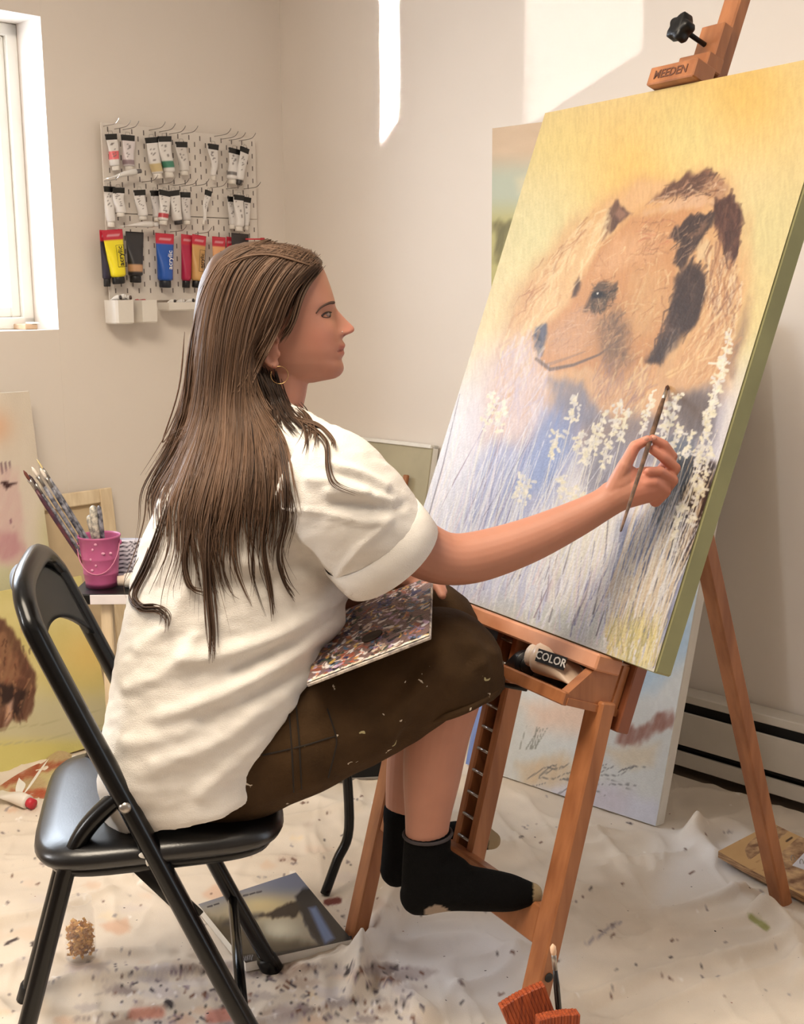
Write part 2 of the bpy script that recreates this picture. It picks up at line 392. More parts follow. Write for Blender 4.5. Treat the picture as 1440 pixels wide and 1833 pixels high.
for pts, h, wd in (([(712, 1590), (690, 1650), (655, 1720), (640, 1790)], .034, .022), ([(500, 1757), (590, 1742), (655, 1735)], .012, .022),
    ([(650, 1740), (700, 1790), (760, 1833)], .020, .018), ([(0, 1812), (120, 1765), (260, 1748), (420, 1735)], .013, .024),
    ([(-40, 1765), (60, 1735), (190, 1712), (300, 1716)], .011, .018), ([(1150, 1650), (1230, 1632), (1325, 1602)], .012, .014),
    ([(1255, 1500), (1300, 1492), (1340, 1515)], .035, .035), ([(1190, 1490), (1235, 1500), (1290, 1540)], .026, .03),
    ([(1030, 1810), (1180, 1750), (1320, 1716), (1440, 1690)], .015, .016), ([(1120, 1833), (1260, 1776), (1440, 1728)], .012, .014),
    ([(760, 1700), (850, 1690), (940, 1722)], .010, .02), ([(1100, 1700), (1250, 1668), (1400, 1640)], .010, .014),
    ([(420, 1500), (520, 1470), (640, 1450)], .008, .014), ([(0, 1580), (150, 1560), (300, 1600)], .010, .016),
    ([(250, 1600), (330, 1660), (340, 1720)], .010, .014), ([(840, 1560), (960, 1500), (1100, 1500)], .008, .02),
    ([(1360, 1640), (1410, 1670), (1440, 1760)], .024, .02), ([(0, 1660), (90, 1640), (200, 1600)], .012, .014),
    ([(820, 1780), (900, 1750), (930, 1700)], .012, .018)): ridge(pts, h, wd)
def flatten(a, b, rad, zt):
    global Z
    a, b = np.asarray(a)[:2], np.asarray(b)[:2]; e = b-a; t = np.clip(((PX-a[0])*e[0]+(PY-a[1])*e[1])/(e@e+1e-9), 0, 1); d = np.hypot(PX-a[0]-t*e[0], PY-a[1]-t*e[1])
    k = smooth((d-rad*.4)/(rad*.6)); Z = Z*k+np.minimum(Z, zt)*(1-k)
flatten(fl(833, 1368), fl(1185, 1482), .10, .009)
flatten(fl(0, 1375), fl(208, 1323), .08, .009)
for P in ((1400, 1617), (632, 1680), (925, 1960), (485, 1745), (520, 1984), (50, 1795), (146, 1716), (582, 1600), (770, 1590)): flatten(fl(*P), fl(*P)+V(.001, 0, 0), .06, .009)
flatten(fl(400, 1670), fl(580, 1630), .16, .011); flatten(fl(1330, 1520), fl(1440, 1580), .12, .012)
q = pr(np.stack([PX, PY, Z], -1).reshape(-1, 3)).reshape(na, nb_, 2); QX, QY = q[..., 0], q[..., 1]
pc = Paint(QX, QY, (222, 209, 193))
pc.grain(.05, .012, .03, 5)
pc.poly([(640, 1640), (900, 1640), (1000, 1720), (900, 1800), (700, 1760)], (224, 222, 226), 60, .8)
pc.poly([(1180, 1480), (1340, 1480), (1330, 1600), (1180, 1620)], (228, 224, 222), 40, .8)
for _ in range(60):
    x, y = random.uniform(-20, 700), random.uniform(1450, 1833); r = random.uniform(5, 26)
    an = np.linspace(0, 6.28, 8)[:-1]
    pc.poly(np.stack([x+r*1.6*np.cos(an)*RNG.uniform(.5, 1.2, 7), y+r*.6*np.sin(an)*RNG.uniform(.5, 1.2, 7)], -1),
            random.choice([(215, 170, 140), (224, 190, 160), (200, 180, 165), (236, 214, 178), (208, 196, 190), (226, 198, 176)]), 5, random.uniform(.3, .7), 5, .1)
for _ in range(70):  # grey and brown blotches: stains that also paint in wrinkle shading
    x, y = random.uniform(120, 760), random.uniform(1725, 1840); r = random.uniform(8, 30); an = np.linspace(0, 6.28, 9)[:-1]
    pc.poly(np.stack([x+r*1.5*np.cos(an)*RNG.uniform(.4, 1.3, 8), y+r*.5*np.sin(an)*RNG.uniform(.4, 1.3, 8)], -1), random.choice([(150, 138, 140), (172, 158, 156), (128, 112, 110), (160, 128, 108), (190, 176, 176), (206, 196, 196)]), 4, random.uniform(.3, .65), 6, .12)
for _ in range(260):
    x, y = random.uniform(200, 760), random.uniform(1725, 1833); r = random.uniform(1.5, 7)
    pc.stroke([(x, y), (x+r*random.uniform(-2.5, 2.5), y+r*random.uniform(-1, 1))], random.uniform(1.5, 4), random.choice([(60, 52, 62), (96, 84, 92), (112, 70, 52), (140, 120, 130), (46, 40, 40), (238, 230, 226)]), .85)
for _ in range(420):
    x, y = random.uniform(0, 1440), random.uniform(1420, 1833)
    if x > 720 and random.random() < .55: continue
    r = random.uniform(1, 7)
    pc.stroke([(x, y), (x+r*random.uniform(-2, 2), y+r*random.uniform(-1, 1))], random.uniform(1.2, 3.2), random.choice([(70, 60, 62), (110, 95, 96), (96, 62, 50), (150, 140, 140), (246, 240, 234)]), .8)
for pts, wd, c in (([(300, 1795), (305, 1800)], 7, (40, 34, 36)), ([(60, 1690), (66, 1692)], 6, (45, 38, 38)), ([(585, 1615), (606, 1612)], 7, (98, 40, 34)), ([(1345, 1640), (1372, 1660)], 7, (150, 150, 90)),
                   ([(240, 1815), (285, 1812)], 12, (206, 140, 120)), ([(380, 1820), (430, 1812)], 14, (196, 128, 112)), ([(1050, 1690), (1110, 1650)], 3, (160, 150, 152)), ([(10, 1690), (30, 1680)], 3, (60, 50, 50))):
    pc.stroke(pts, wd, c, .85, False)
def cloth_mat():
    m = vcmat('canvas_drop_cloth', .85, bump=.35, bscale=700, spec=.2); nt = m.node_tree; N = nt.nodes; L = nt.links
    b = N['Principled BSDF']; at = [x for x in N if x.type == 'ATTRIBUTE'][0]; tc = N.new('ShaderNodeTexCoord')
    src = at.outputs['Color']
    for sc, th, c, seed in ((26, .10, (.06, .045, .045), 0), (48, .09, (.14, .10, .10), 3.3), (17, .07, (.30, .13, .09), 7.1)):
        mp = N.new('ShaderNodeMapping'); mp.inputs['Location'].default_value = (seed, seed*.7, 0); mp.inputs['Scale'].default_value = (1, 1.6, .01); L.new(tc.outputs['Object'], mp.inputs['Vector'])
        vo = N.new('ShaderNodeTexVoronoi'); vo.inputs['Scale'].default_value = sc; L.new(mp.outputs['Vector'], vo.inputs['Vector'])
        sp = N.new('ShaderNodeSeparateColor'); L.new(vo.outputs['Color'], sp.inputs['Color'])
        thr = N.new('ShaderNodeMath'); thr.operation = 'MULTIPLY'; thr.inputs[1].default_value = th*1.6; L.new(sp.outputs[0], thr.inputs[0])
        gate = N.new('ShaderNodeMath'); gate.operation = 'SUBTRACT'; L.new(thr.outputs[0], gate.inputs[0]); gate.inputs[1].default_value = th*.9
        lt = N.new('ShaderNodeMath'); lt.operation = 'LESS_THAN'; L.new(vo.outputs['Distance'], lt.inputs[0]); L.new(gate.outputs[0], lt.inputs[1])
        mx = N.new('ShaderNodeMix'); mx.data_type = 'RGBA'; L.new(lt.outputs[0], mx.inputs['Factor']); L.new(src, mx.inputs[6]); mx.inputs[7].default_value = (*c, 1)
        src = mx.outputs[2]
    L.new(src, b.inputs['Base Color']); return m
M_CLOTH = cloth_mat()
f_ = [(i*nb_+j, i*nb_+j+1, (i+1)*nb_+j+1, (i+1)*nb_+j) for i in range(na-1) for j in range(nb_-1)]
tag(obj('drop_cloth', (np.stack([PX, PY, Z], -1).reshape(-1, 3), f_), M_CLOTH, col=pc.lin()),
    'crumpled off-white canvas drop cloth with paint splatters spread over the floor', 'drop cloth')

# ================================================================ FOLDING CHAIR
CO = V(-.213, 1.867, 0); CXA = unit(V(.984, .18, 0)); CYA = V(-CXA[1], CXA[0], 0)
def ch(x, y, z): return CO+CXA*x+CYA*y+V(0, 0, z)
def chP(L): return np.array([ch(*p) for p in L])
chair = root('folding_chair', 'black metal folding chair with padded vinyl seat that the painter sits on', 'chair', ch(-.2, 0, 0))
arch = spline([(0, -.195, .012), (-.086, -.194, .2), (-.215, -.192, .5), (-.325, -.188, .755), (-.350, -.168, .812), (-.362, -.11, .840), (-.364, 0, .847), (-.362, .11, .840), (-.350, .168, .812), (-.325, .188, .755), (-.215, .192, .5), (-.086, .194, .2), (0, .195, .012)], 7)
obj('front_leg_frame', tube(chP(arch), .0195, 12, flat=.75), M_BLACK, chair)
for s in (-1, 1):
    p = spline([(-.443, s*.185, .012), (-.395, s*.180, .17), (-.335, s*.174, .375), (-.318, s*.172, .43), (-.290, s*.171, .485), (-.245, s*.170, .528), (-.222, s*.173, .535)], 6)
    obj('rear_leg', tube(chP(p), .0185, 12, flat=.75), M_BLACK, chair)
    for x, yy in ((0, .195), (-.443, .185)):
        d = unit(ch(-.086, 0, .2)-ch(0, 0, 0)) if x == 0 else unit(ch(-.395, 0, .17)-ch(-.443, 0, 0))
        obj('rubber_foot', lathe([(.006, .0), (.0205, .002), (.0195, .03), (.017, .036)], ch(x, s*yy, 0.004), d, 16), M_PLASTIC, chair)
    obj('hinge_rivet', lathe([(.009, 0), (.009, .006), (.004, .009)], ch(-.23, s*(.192), .53)+CYA*s*.012, CYA*s, 12), M_METAL, chair)
    obj('seat_bracket', beam(ch(-.135, s*.186, .335), ch(-.215, s*.176, .425), .028, .004, CXA), M_BLACK, chair)
obj('front_crossbar', tube(chP([(-.071, -.192, .165), (-.071, .192, .165)]), .009, 10), M_BLACK, chair)
obj('rear_crossbar', tube(chP([(-.40, -.18, .15), (-.40, .18, .15)]), .009, 10), M_BLACK, chair)
# curved back panel
ny_, nz_ = 27, 12; g0, g1 = [], []
for i in range(ny_):
    y = -.172+.344*i/(ny_-1); k = abs(y)/.172
    zt = .842-.045*k**5-.02*k**2; zb = .685+.062*(1-k**2.6)**.7
    for j in range(nz_):
        z = zb+(zt-zb)*j/(nz_-1); x = -.43*z+.0005-.030*(1-k*k)*(1-.15*(z-.68)/.16)
        g0.append(ch(x+.006, y, z)); g1.append(ch(x-.006, y, z))
vv = np.array(g0+g1); N0 = ny_*nz_; ff = []
for i in range(ny_-1):
    for j in range(nz_-1):
        a = i*nz_+j; ff += [(a, a+nz_, a+nz_+1, a+1), (N0+a+1, N0+a+nz_+1, N0+a+nz_, N0+a)]
bd = [i*nz_ for i in range(ny_)]+[(ny_-1)*nz_+j for j in range(1, nz_)]+[i*nz_+nz_-1 for i in range(ny_-2, -1, -1)]+[j for j in range(nz_-2, 0, -1)]
ff += [(bd[i], bd[i-1], N0+bd[i-1], N0+bd[i]) for i in range(len(bd))]
obj('backrest', (vv, ff), mat('black_satin_steel', (20, 19, 20), .38, var=.1, spec=.4), chair)
# seat
def srect(cx, hx, hy, z, p=5., n=48, crown=0.):
    a = np.linspace(0, 2*np.pi, n, endpoint=False); c, s = np.cos(a), np.sin(a)
    x = cx+hx*np.sign(c)*np.abs(c)**(2/p); y = hy*np.sign(s)*np.abs(s)**(2/p)*(1-.05*(x-cx)/hx)
    return np.array([ch(xx, yy, z-crown*abs(yy)) for xx, yy in zip(x, y)])
obj('seat_cushion', loft([srect(-.183, hx, hy, z) for hx, hy, z in ((.175, .19, .432), (.186, .2, .437), (.190, .204, .445), (.188, .202, .455), (.180, .194, .463), (.155, .168, .468), (.08, .09, .471), (.01, .01, .472))]), M_VINYL, chair)
obj('seat_pan', loft([srect(-.183, hx, hy, z) for hx, hy, z in ((.12, .13, .405), (.155, .165, .409), (.172, .184, .418), (.178, .192, .434))]), M_BLACK, chair)
obj('dried_paint_drip', [ellipsoid(ch(-.205, -.2035, .452), (CXA*.010, V(0, 0, .006), CYA*.0015)), ellipsoid(ch(-.202, -.2045, .444), (CXA*.003, V(0, 0, .009), CYA*.0015))], M_WHITE, chair)

# ================================================================ EASEL
EYAW = math.radians(58.7); EE = V(math.cos(EYAW), -math.sin(EYAW), 0); EN = V(math.sin(EYAW), math.cos(EYAW), 0)
EO = V(.035, 1.94, 0); LEAN = math.radians(14.8); EU = unit(V(0, 0, math.cos(LEAN))+EN*math.sin(LEAN)); EF = unit(np.cross(EU, EE))   # EF points to the back
def ez(a, t, d=0.): return EO+EE*a+EU*t+EF*d
TILT = math.radians(20.745); TU = V(0, 0, math.cos(TILT))+EN*math.sin(TILT); TB = unit(np.cross(TU, EE))
easel = root('easel', 'reddish beech wood studio easel holding the bear painting', 'easel', EO)
for a in (-.262, .262):
    lg = obj('leg', beam(ez(a, 0), ez(a, .645), .040, .030, EE), M_WOOD, easel, flat=True)
    obj('bolt', lathe([(.0075, 0), (.0075, .002), (.003, .003)], ez(a+math.copysign(.0202, a), .20), EE*math.copysign(1, a), 14), M_DARK, lg)
obj('crossbar', beam(ez(-.242, .268), ez(.242, .268), .062, .024, EU), M_WOOD, easel, flat=True)
# ratchet mast (lower)
for a in (-.022, .022): obj('ratchet_rail', beam(ez(a-.006, .245, .022), ez(a-.006, .72, .022), .017, .036, EE), M_WOOD, easel, flat=True)
obj('ratchet_back', beam(ez(-.006, .245, .036), ez(-.006, .72, .036), .03, .006, EE), M_DARK, easel, flat=True)
for i in range(11): obj('ratchet_pin', tube(np.array([ez(-.022, .275+i*.04, .006), ez(.010, .275+i*.04, .006)]), .0028, 8), M_METAL, easel)
# upper mast behind the canvas, tilted
CBR = V(.371, 1.70, .700); CBL = CBR-EE*.718; CW, CHT = .718, .966
CMID = (CBR+CBL)/2
def cz(a, t, d=0.): return CMID+EE*a+TU*t+TB*d
obj('mast', beam(cz(.016, -.02, .068), cz(.016, 1.36, .068), .042, .026, EE), M_WOOD, easel, flat=True)
obj('back_stay_block', beam(cz(.016, .50, .092), cz(.016, .60, .092), .06, .022, EE), M_WOOD, easel, flat=True)
obj('rear_leg', beam(fl(1400, 1617, .004), cz(.02, .56, .115), .036, .030, EE), M_WOOD, easel, flat=True)
# canvas ledge + tray
obj('canvas_ledge', beam(cz(-.25, -.0140, .004), cz(.262, -.0140, .004), .026, .055, TU), mat('pale_beech', (205, 150, 118), .45, col2=(184, 122, 88), scale=9), easel, flat=True)
TBASE = EO+EN*.182+V(0, 0, .596)
def tr(a, f, h): return TBASE+EE*a-TB*f+TU*h      # f: towards the painter, h: up along the tilted mast
M_TRAYD = mat('dark_tray_inside', (52, 34, 26), .6)
obj('tray_floor', obox(tr(0, .052, .004), (EE, TB, TU), (.25, .05, .004)), M_WOOD, easel, flat=True)
obj('tray_front', obox(tr(0, .107, .009), (EE, TB, TU), (.272, .006, .0105)), M_WOOD, easel, flat=True)
obj('tray_back', obox(tr(0, -.004, .04), (EE, TB, TU), (.25, .004, .04)), M_TRAYD, easel, flat=True)
for s in (-1, 1):
    pf = [tr(s*.262, -.002, 0), tr(s*.262, .106, 0), tr(s*.262, .106, .018), tr(s*.262, .062, .070), tr(s*.262, -.002, .084)]
    R0_ = np.array([p-EE*.009 for p in pf]); R1_ = np.array([p+EE*.009 for p in pf])
    obj('tray_end', loft([R0_, R1_]), M_WOOD, easel, flat=True)
    obj('tray_end_moulding', [obox(tr(s*.272, .05, .006), (EE, TB, TU), (.0018, .055, .006), .0005), obox(tr(s*.272, .006, .045), (EE, TB, TU), (.0018, .007, .036), .0005)], M_WOOD, easel, flat=True)
    obj('tray_post', obox(tr(s*.268, -.016, .034), (EE, TB, TU), (.017, .013, .056)), mat('shaded_beech', (128, 72, 44), .45), easel, flat=True)  # post in darkened beech, its shadow put into the colour
obj('height_knob', [lathe([(.010, -.003), (.013, 0), (.010, .003), (.008, .002), (.0075, 0), (.008, -.002), (.010, -.003)], tr(.075, .10, -.018), EN+EE*.3, 18, cap=False), tube(np.array([tr(.085, .095, -.016), tr(.10, .04, -.012)]), .0045, 8)], M_PLASTIC, easel)
# top clamp with burnt-in maker's name
def clampbox(a0, a1, t0, t1, d0, d1): return obox(cz((a0+a1)/2, (t0+t1)/2, (d0+d1)/2), (EE, TU, TB), (abs(a1-a0)/2, (t1-t0)/2, abs(d1-d0)/2), .002)
cl = obj('canvas_clamp', [clampbox(-.052, .062, CHT+.001, CHT+.034, -.018, .03), clampbox(-.022, .052, CHT+.034, CHT+.062, .012, .05), clampbox(-.010, .045, CHT+.06, CHT+.125, .03, .054)], M_WOOD, easel, flat=True)
obj('brand_lettering', text_geo('MEEDEN', .0215, cz(.004, CHT+.0165, -.0186), EE, TU, .0004, .012), mat('burnt_lettering', (92, 52, 30), .7), cl, flat=True)
kc = cz(.012, CHT+.088, -.028); lob = []
a_ = np.linspace(0, 2*np.pi, 40, endpoint=False)
for d, s in ((-.016, .78), (-.012, .98), (.004, 1.), (.010, .8), (.012, .5)):
    rr = .0225*s*(1+.16*np.cos(5*a_)); lob.append(kc+TB*d+rr[:, None]*(np.cos(a_)[:, None]*EE+np.sin(a_)[:, None]*TU))
kn = obj('clamp_knob', [loft(lob), tube(np.array([kc+TB*.008, cz(.012, CHT+.088, .04)]), .0045, 8)], M_PLASTIC, cl)
# ================================================================ THE BEAR PAINTING
def c3(pts): return [(840+x/2.4, 200+y/2.4) for x, y in pts]
def c4(pts): return [(740+x/2.4, 650+y/2.4) for x, y in pts]
def bear(p):
    X, Y = p.X, p.Y
    sky = np.array((240, 218, 168.)); p.c[:] = sky
    n1 = vnoise(X*.006+3, Y*.006, 71, 4)[..., None]; p.c += n1*np.array((8, 7, 18))
    def g(x, y, r, col, a): p.blend(a*np.exp(-(((X-x)**2+(Y-y)**2)/r**2)), col)
    g(1130, 320, 130, (248, 205, 120), .75); g(1330, 170, 110, (240, 200, 115), .8); g(1000, 260, 90, (246, 224, 150), .6)
    g(960, 420, 130, (234, 230, 184), .7); g(1390, 420, 120, (224, 214, 164), .8); g(1230, 250, 70, (236, 222, 160), .7); g(1370, 640, 90, (228, 220, 165), .8)
    # pale lavender lower field
    low = smooth((Y-(640-(X-760)*.12))/150)*(smooth((1340-X)/60)*.4+.6); p.blend(low*.92, (224, 222, 236))
    g(800, 760, 110, (244, 243, 250), .8)
    # body
    p.poly(c3([(60, 1200), (120, 1010), (215, 770), (390, 530), (575, 370), (720, 295), (860, 285), (1000, 250), (1085, 275), (1132, 345), (1165, 460), (1195, 640), (1205, 820), (1185, 940), (1120, 1180), (1000, 1330), (700, 1420), (300, 1420), (80, 1400)]), (226, 180, 134), 26, .95, 16, .03, .25)
    p.poly(c3([(180, 1000), (300, 760), (470, 540), (600, 420), (600, 540), (470, 760), (420, 850), (330, 920), (260, 1000), (240, 1180), (150, 1250)]), (242, 213, 168), 18, .85, 12, .04, .4)
    p.poly(c3([(90, 1300), (140, 1030), (250, 980), (300, 1150), (330, 1300), (200, 1420)]), (232, 205, 190), 22, .7, 10, .04, .5)
    p.poly(c3([(600, 400), (720, 310), (860, 300), (800, 380), (700, 440)]), (238, 200, 155), 10, .8, 8, .06, .3)
    p.poly(c3([(40, 1080), (180, 980), (270, 1010), (330, 1130), (350, 1440), (0, 1440)]), (230, 216, 222), 46, .85, 14, .04, .3)
    # head
    p.poly(c3([(570, 560), (700, 455), (860, 425), (1000, 405), (890, 560), (875, 760), (835, 960), (760, 1090), (640, 1150), (500, 1100), (350, 1112), (292, 1064), (276, 960), (320, 918), (430, 830), (485, 700)]), (216, 166, 122), 7, 1, 8, .06, .15)
    p.poly(c3([(620, 560), (760, 500), (850, 520), (820, 640), (700, 660), (600, 690), (540, 680)]), (232, 190, 152), 14, .8, 8, .06, .4)
    p.poly(c3([(700, 700), (840, 660), (850, 820), (790, 960), (700, 980), (680, 850)]), (230, 194, 150), 16, .7, 8, .06, .4)
    p.poly(c3([(360, 930), (470, 840), (560, 880), (540, 990), (420, 1050), (340, 1040)]), (216, 178, 150), 14, .7, 6, .06, .3)
    # dark shoulder hump and far shadow
    p.poly(c3([(760, 400), (810, 350), (870, 308), (950, 268), (1020, 248), (1062, 272), (1010, 335), (960, 352), (860, 375)]), (120, 88, 75), 6, 1, 8, .08, .1)
    p.poly(c3([(1000, 300), (1075, 270), (1120, 330), (1080, 380), (1050, 370), (1010, 360)]), (186, 148, 122), 6, .9, 10, .08, .4)
    p.poly(c3([(860, 380), (1000, 345), (1060, 390), (1000, 410), (860, 425), (760, 440)]), (226, 190, 160), 8, .9, 8, .08, .3)
    p.poly(c3([(1045, 400), (1132, 345), (1168, 470), (1150, 620), (1118, 668), (1085, 540)]), (98, 64, 56), 6, 1, 10, .08, .05)
    p.poly(c3([(1060, 560), (1110, 640), (1150, 640), (1165, 760), (1110, 900), (1050, 900), (1020, 760), (1040, 640)]), (216, 178, 142), 8, .9, 10, .08, .4)
    p.poly(c3([(572, 556), (595, 440), (640, 384), (694, 438), (640, 495)]), (112, 84, 74), 4, 1, 6, .1, .2)
    p.poly(c3([(625, 440), (645, 410), (680, 440), (650, 470)]), (170, 132, 112), 4, .9)
    p.poly(c3([(862, 545), (885, 500), (960, 445), (1055, 436), (1040, 500), (960, 600), (910, 680), (880, 650), (900, 560)]), (80, 62, 58), 4, 1, 8, .1, .1)
    p.poly(c3([(930, 530), (1000, 480), (1030, 480), (1000, 530), (940, 560)]), (150, 118, 98), 5, .8, 5, .1)
    p.poly(c3([(980, 590), (1030, 540), (1050, 600), (1030, 650), (990, 630)]), (232, 206, 168), 5, .9, 10, .1)
    p.poly(c3([(880, 715), (950, 640), (1015, 700), (1018, 800), (975, 920), (880, 1010), (822, 1090), (760, 1075), (830, 970), (865, 850)]), (80, 62, 57), 7, 1, 8, .07, .0)
    p.poly(c3([(860, 930), (905, 930), (890, 1010), (840, 1060), (830, 1020)]), (160, 142, 130), 6, .7)
    p.poly(c3([(900, 1080), (1000, 920), (1110, 880), (1150, 960), (1100, 1120), (980, 1200), (850, 1200), (800, 1140)]), (222, 182, 142), 14, .9, 10, .06, .3)
    p.stroke(c3([(860, 1130), (950, 1080), (1030, 1030)]), 7, (240, 208, 160), .8)
    p.poly(c3([(1090, 1110), (1150, 980), (1180, 860), (1210, 800), (1190, 960), (1130, 1140)]), (136, 108, 100), 10, .7, 8, .07, .4)
    # eyes, snout
    p.poly(c3([(505, 850), (530, 760), (580, 728), (632, 742), (640, 790), (600, 830), (580, 862), (540, 862)]), (98, 82, 70), 6, .95, 8, .12, .1)
    p.stroke(c3([(540, 790), (560, 782)]), 6, (38, 32, 32), 1, False)
    p.stroke(c3([(553, 780), (555, 780)]), 1.6, (225, 220, 215), 1, False)
    p.poly(c3([(440, 800), (452, 735), (472, 702), (482, 735), (462, 790)]), (98, 76, 66), 4, .95, 4, .1)
    p.poly(c3([(560, 905), (640, 850), (680, 930), (690, 1060), (640, 1140), (590, 1080), (560, 1000)]), (136, 114, 100), 20, .8, 8, .08, .1)
    p.poly(c3([(274, 965), (290, 928), (330, 914), (338, 955), (318, 1000), (316, 1050), (295, 1066), (282, 1030)]), (112, 112, 128), 4, 1, 4, .1)
    p.poly(c3([(288, 960), (302, 950), (308, 985), (294, 1000)]), (70, 70, 82), 4, .9)
    p.stroke(c3([(290, 1062), (350, 1108), (450, 1088), (560, 1044), (640, 985)]), 5, (140, 118, 106), .7)
    p.stroke(c3([(330, 1090), (420, 1060), (500, 1030)]), 4, (168, 140, 124), .6)
    p.poly(c3([(500, 1105), (640, 1160), (720, 1150), (760, 1230), (660, 1330), (600, 1300), (520, 1200)]), (226, 190, 156), 12, .85, 12, .06, .4)
    # fur strokes
    r = np.random.default_rng(5)
    def inside(x, y, P):
        c = False
        for i in range(len(P)):
            (x0, y0), (x1, y1) = P[i], P[i-1]
            if (y0 > y) != (y1 > y) and x < (x1-x0)*(y-y0)/(y1-y0)+x0: c = not c
        return c
    def fur(P, ang, cols, cnt, L0, L1, w0, w1, al, spread=.18):
        P = c3(P); xs, ys_ = [a for a, _ in P], [b for _, b in P]; k = 0
        while k < cnt:
            k += 1; x, y = r.uniform(min(xs), max(xs)), r.uniform(min(ys_), max(ys_))
            if not inside(x, y, P): continue
            L = r.uniform(L0, L1); a = ang+r.normal(0, spread); cv = r.normal(0, .12)*L
            p.stroke([(x-L*.5*math.cos(a), y-L*.5*math.sin(a)), (x+cv*math.sin(a), y-cv*math.cos(a)), (x+L*.5*math.cos(a), y+L*.5*math.sin(a))], r.uniform(w0, w1), cols[r.integers(len(cols))], al*r.uniform(.5, 1))
    cream, tan, brn, dk, lav = (246, 222, 180), (216, 170, 128), (168, 122, 92), (104, 76, 64), (226, 206, 204)
    fur([(150, 1000), (300, 700), (560, 400), (600, 520), (440, 760), (300, 930), (240, 1200), (120, 1300)], 2.15, [cream, (250, 232, 196), cream, tan, (240, 206, 160)], 480, 20, 70, 1.5, 4, .55)
    fur([(180, 900), (300, 650), (480, 480), (560, 390), (520, 480), (330, 720), (200, 960)], 2.2, [brn, tan, (190, 142, 108)], 140, 12, 50, 1, 2.2, .5)
    fur([(90, 1300), (150, 1050), (270, 1000), (330, 1150), (320, 1350)], 1.9, [lav, lav, (226, 196, 176), (240, 230, 234), (214, 204, 222)], 300, 20, 80, 1.5, 3.5, .5)
    fur([(580, 560), (860, 440), (880, 600), (860, 800), (760, 1060), (640, 1100), (480, 880)], 2.3, [cream, tan, (232, 188, 150), brn], 420, 8, 30, 1, 2.6, .45, .5)
    fur([(330, 940), (480, 830), (600, 880), (540, 1020), (360, 1060)], 2.6, [(232, 196, 166), tan, (190, 150, 124), (206, 172, 148)], 160, 6, 22, 1, 2.4, .5, .4)
    fur([(690, 480), (860, 430), (870, 560), (760, 620)], 2.7, [(206, 140, 110), brn, tan], 120, 8, 26, 1, 2.2, .5, .5)
    fur([(1030, 600), (1120, 640), (1170, 800), (1130, 960), (1030, 980), (1010, 800)], 1.75, [cream, tan, brn, (240, 222, 196), (150, 112, 92)], 300, 16, 60, 1.2, 3, .6)
    fur([(880, 1100), (1000, 900), (1120, 880), (1130, 1060), (980, 1200)], 2.2, [cream, tan, (232, 192, 150), (200, 154, 116)], 260, 16, 60, 1.2, 3.4, .55)
    fur([(520, 1100), (760, 1080), (800, 1180), (700, 1320), (560, 1260)], 2.0, [cream, tan, (206, 164, 140), (176, 146, 140)], 220, 14, 50, 1.2, 3.4, .5)
    fur([(760, 400), (870, 310), (1020, 250), (1120, 320), (1060, 380), (860, 390)], 2.6, [brn, dk, (196, 156, 130), (232, 204, 176), dk], 200, 8, 34, 1, 2.6, .6, .35)
    fur([(1050, 400), (1130, 350), (1170, 480), (1140, 650), (1090, 560)], 1.7, [dk, (78, 50, 44), (130, 92, 78), (92, 60, 52)], 140, 14, 50, 1.5, 4, .7)
    fur([(870, 540), (960, 450), (1050, 440), (920, 660)], 2.3, [(62, 48, 46), (150, 120, 104), (84, 66, 62), (200, 170, 144)], 120, 10, 40, 1, 2.4, .65, .3)
    fur([(880, 715), (950, 640), (1015, 700), (1010, 810), (960, 920), (870, 1020), (770, 1080), (850, 900)], 1.9, [(80, 62, 58), (66, 52, 50), (112, 90, 80), (90, 74, 70)], 260, 12, 50, 1.5, 4, .6)
    fur([(560, 905), (650, 850), (690, 960), (680, 1080), (610, 1110), (570, 1000)], 2.0, [(124, 104, 92), (150, 124, 106), (190, 154, 126), (206, 166, 132)], 150, 8, 34, 1, 3, .45, .4)
    fur([(505, 850), (540, 745), (640, 740), (620, 830), (560, 870)], 2.2, [(74, 64, 58), (120, 100, 84), (150, 122, 98)], 90, 5, 18, 1, 2.2, .6, .6)
    p.poly(c3([(528, 800), (548, 772), (578, 770), (590, 790), (560, 806)]), (58, 48, 44), 3, .9, 3, .1); p.stroke(c3([(545, 790), (562, 784)]), 4.5, (26, 22, 22), 1, False); p.stroke(c3([(552, 781), (555, 781)]), 1.5, (235, 230, 225), 1, False)
    p.stroke(c3([(290, 1062), (350, 1108), (450, 1088), (560, 1044), (640, 985)]), 3, (124, 106, 98), .5)
    # lower half: chest, legs, meadow
    blue = (150, 160, 205)
    p.poly(c4([(190, 700), (260, 430), (330, 330), (430, 360), (560, 240), (590, 170), (730, 150), (790, 230), (700, 420), (600, 620), (480, 690), (300, 720)]), blue, 22, .75, 14, .04, .4)
    p.poly(c4([(430, 560), (560, 230), (690, 190), (700, 330), (560, 560)]), (138, 164, 222), 22, .6, 10, .05, .3)
    p.poly(c4([(590, 70), (720, 90), (800, 190), (860, 260), (700, 260), (620, 180)]), (146, 146, 166), 12, .85, 8, .06, .25)
    p.poly(c4([(760, 250), (900, 240), (1060, 210), (1140, 130), (1330, 90), (1320, 260), (1280, 390), (1130, 440), (980, 470), (850, 560), (740, 560), (720, 400)]), (132, 128, 142), 16, .85, 10, .05, .3)
    p.poly(c4([(1120, 150), (1230, 110), (1300, 160), (1270, 300), (1170, 330)]), (112, 100, 98), 14, .8, 8, .06, .3)
    p.poly(c4([(1060, 330), (1200, 320), (1210, 420), (1110, 450)]), (110, 118, 132), 12, .8)
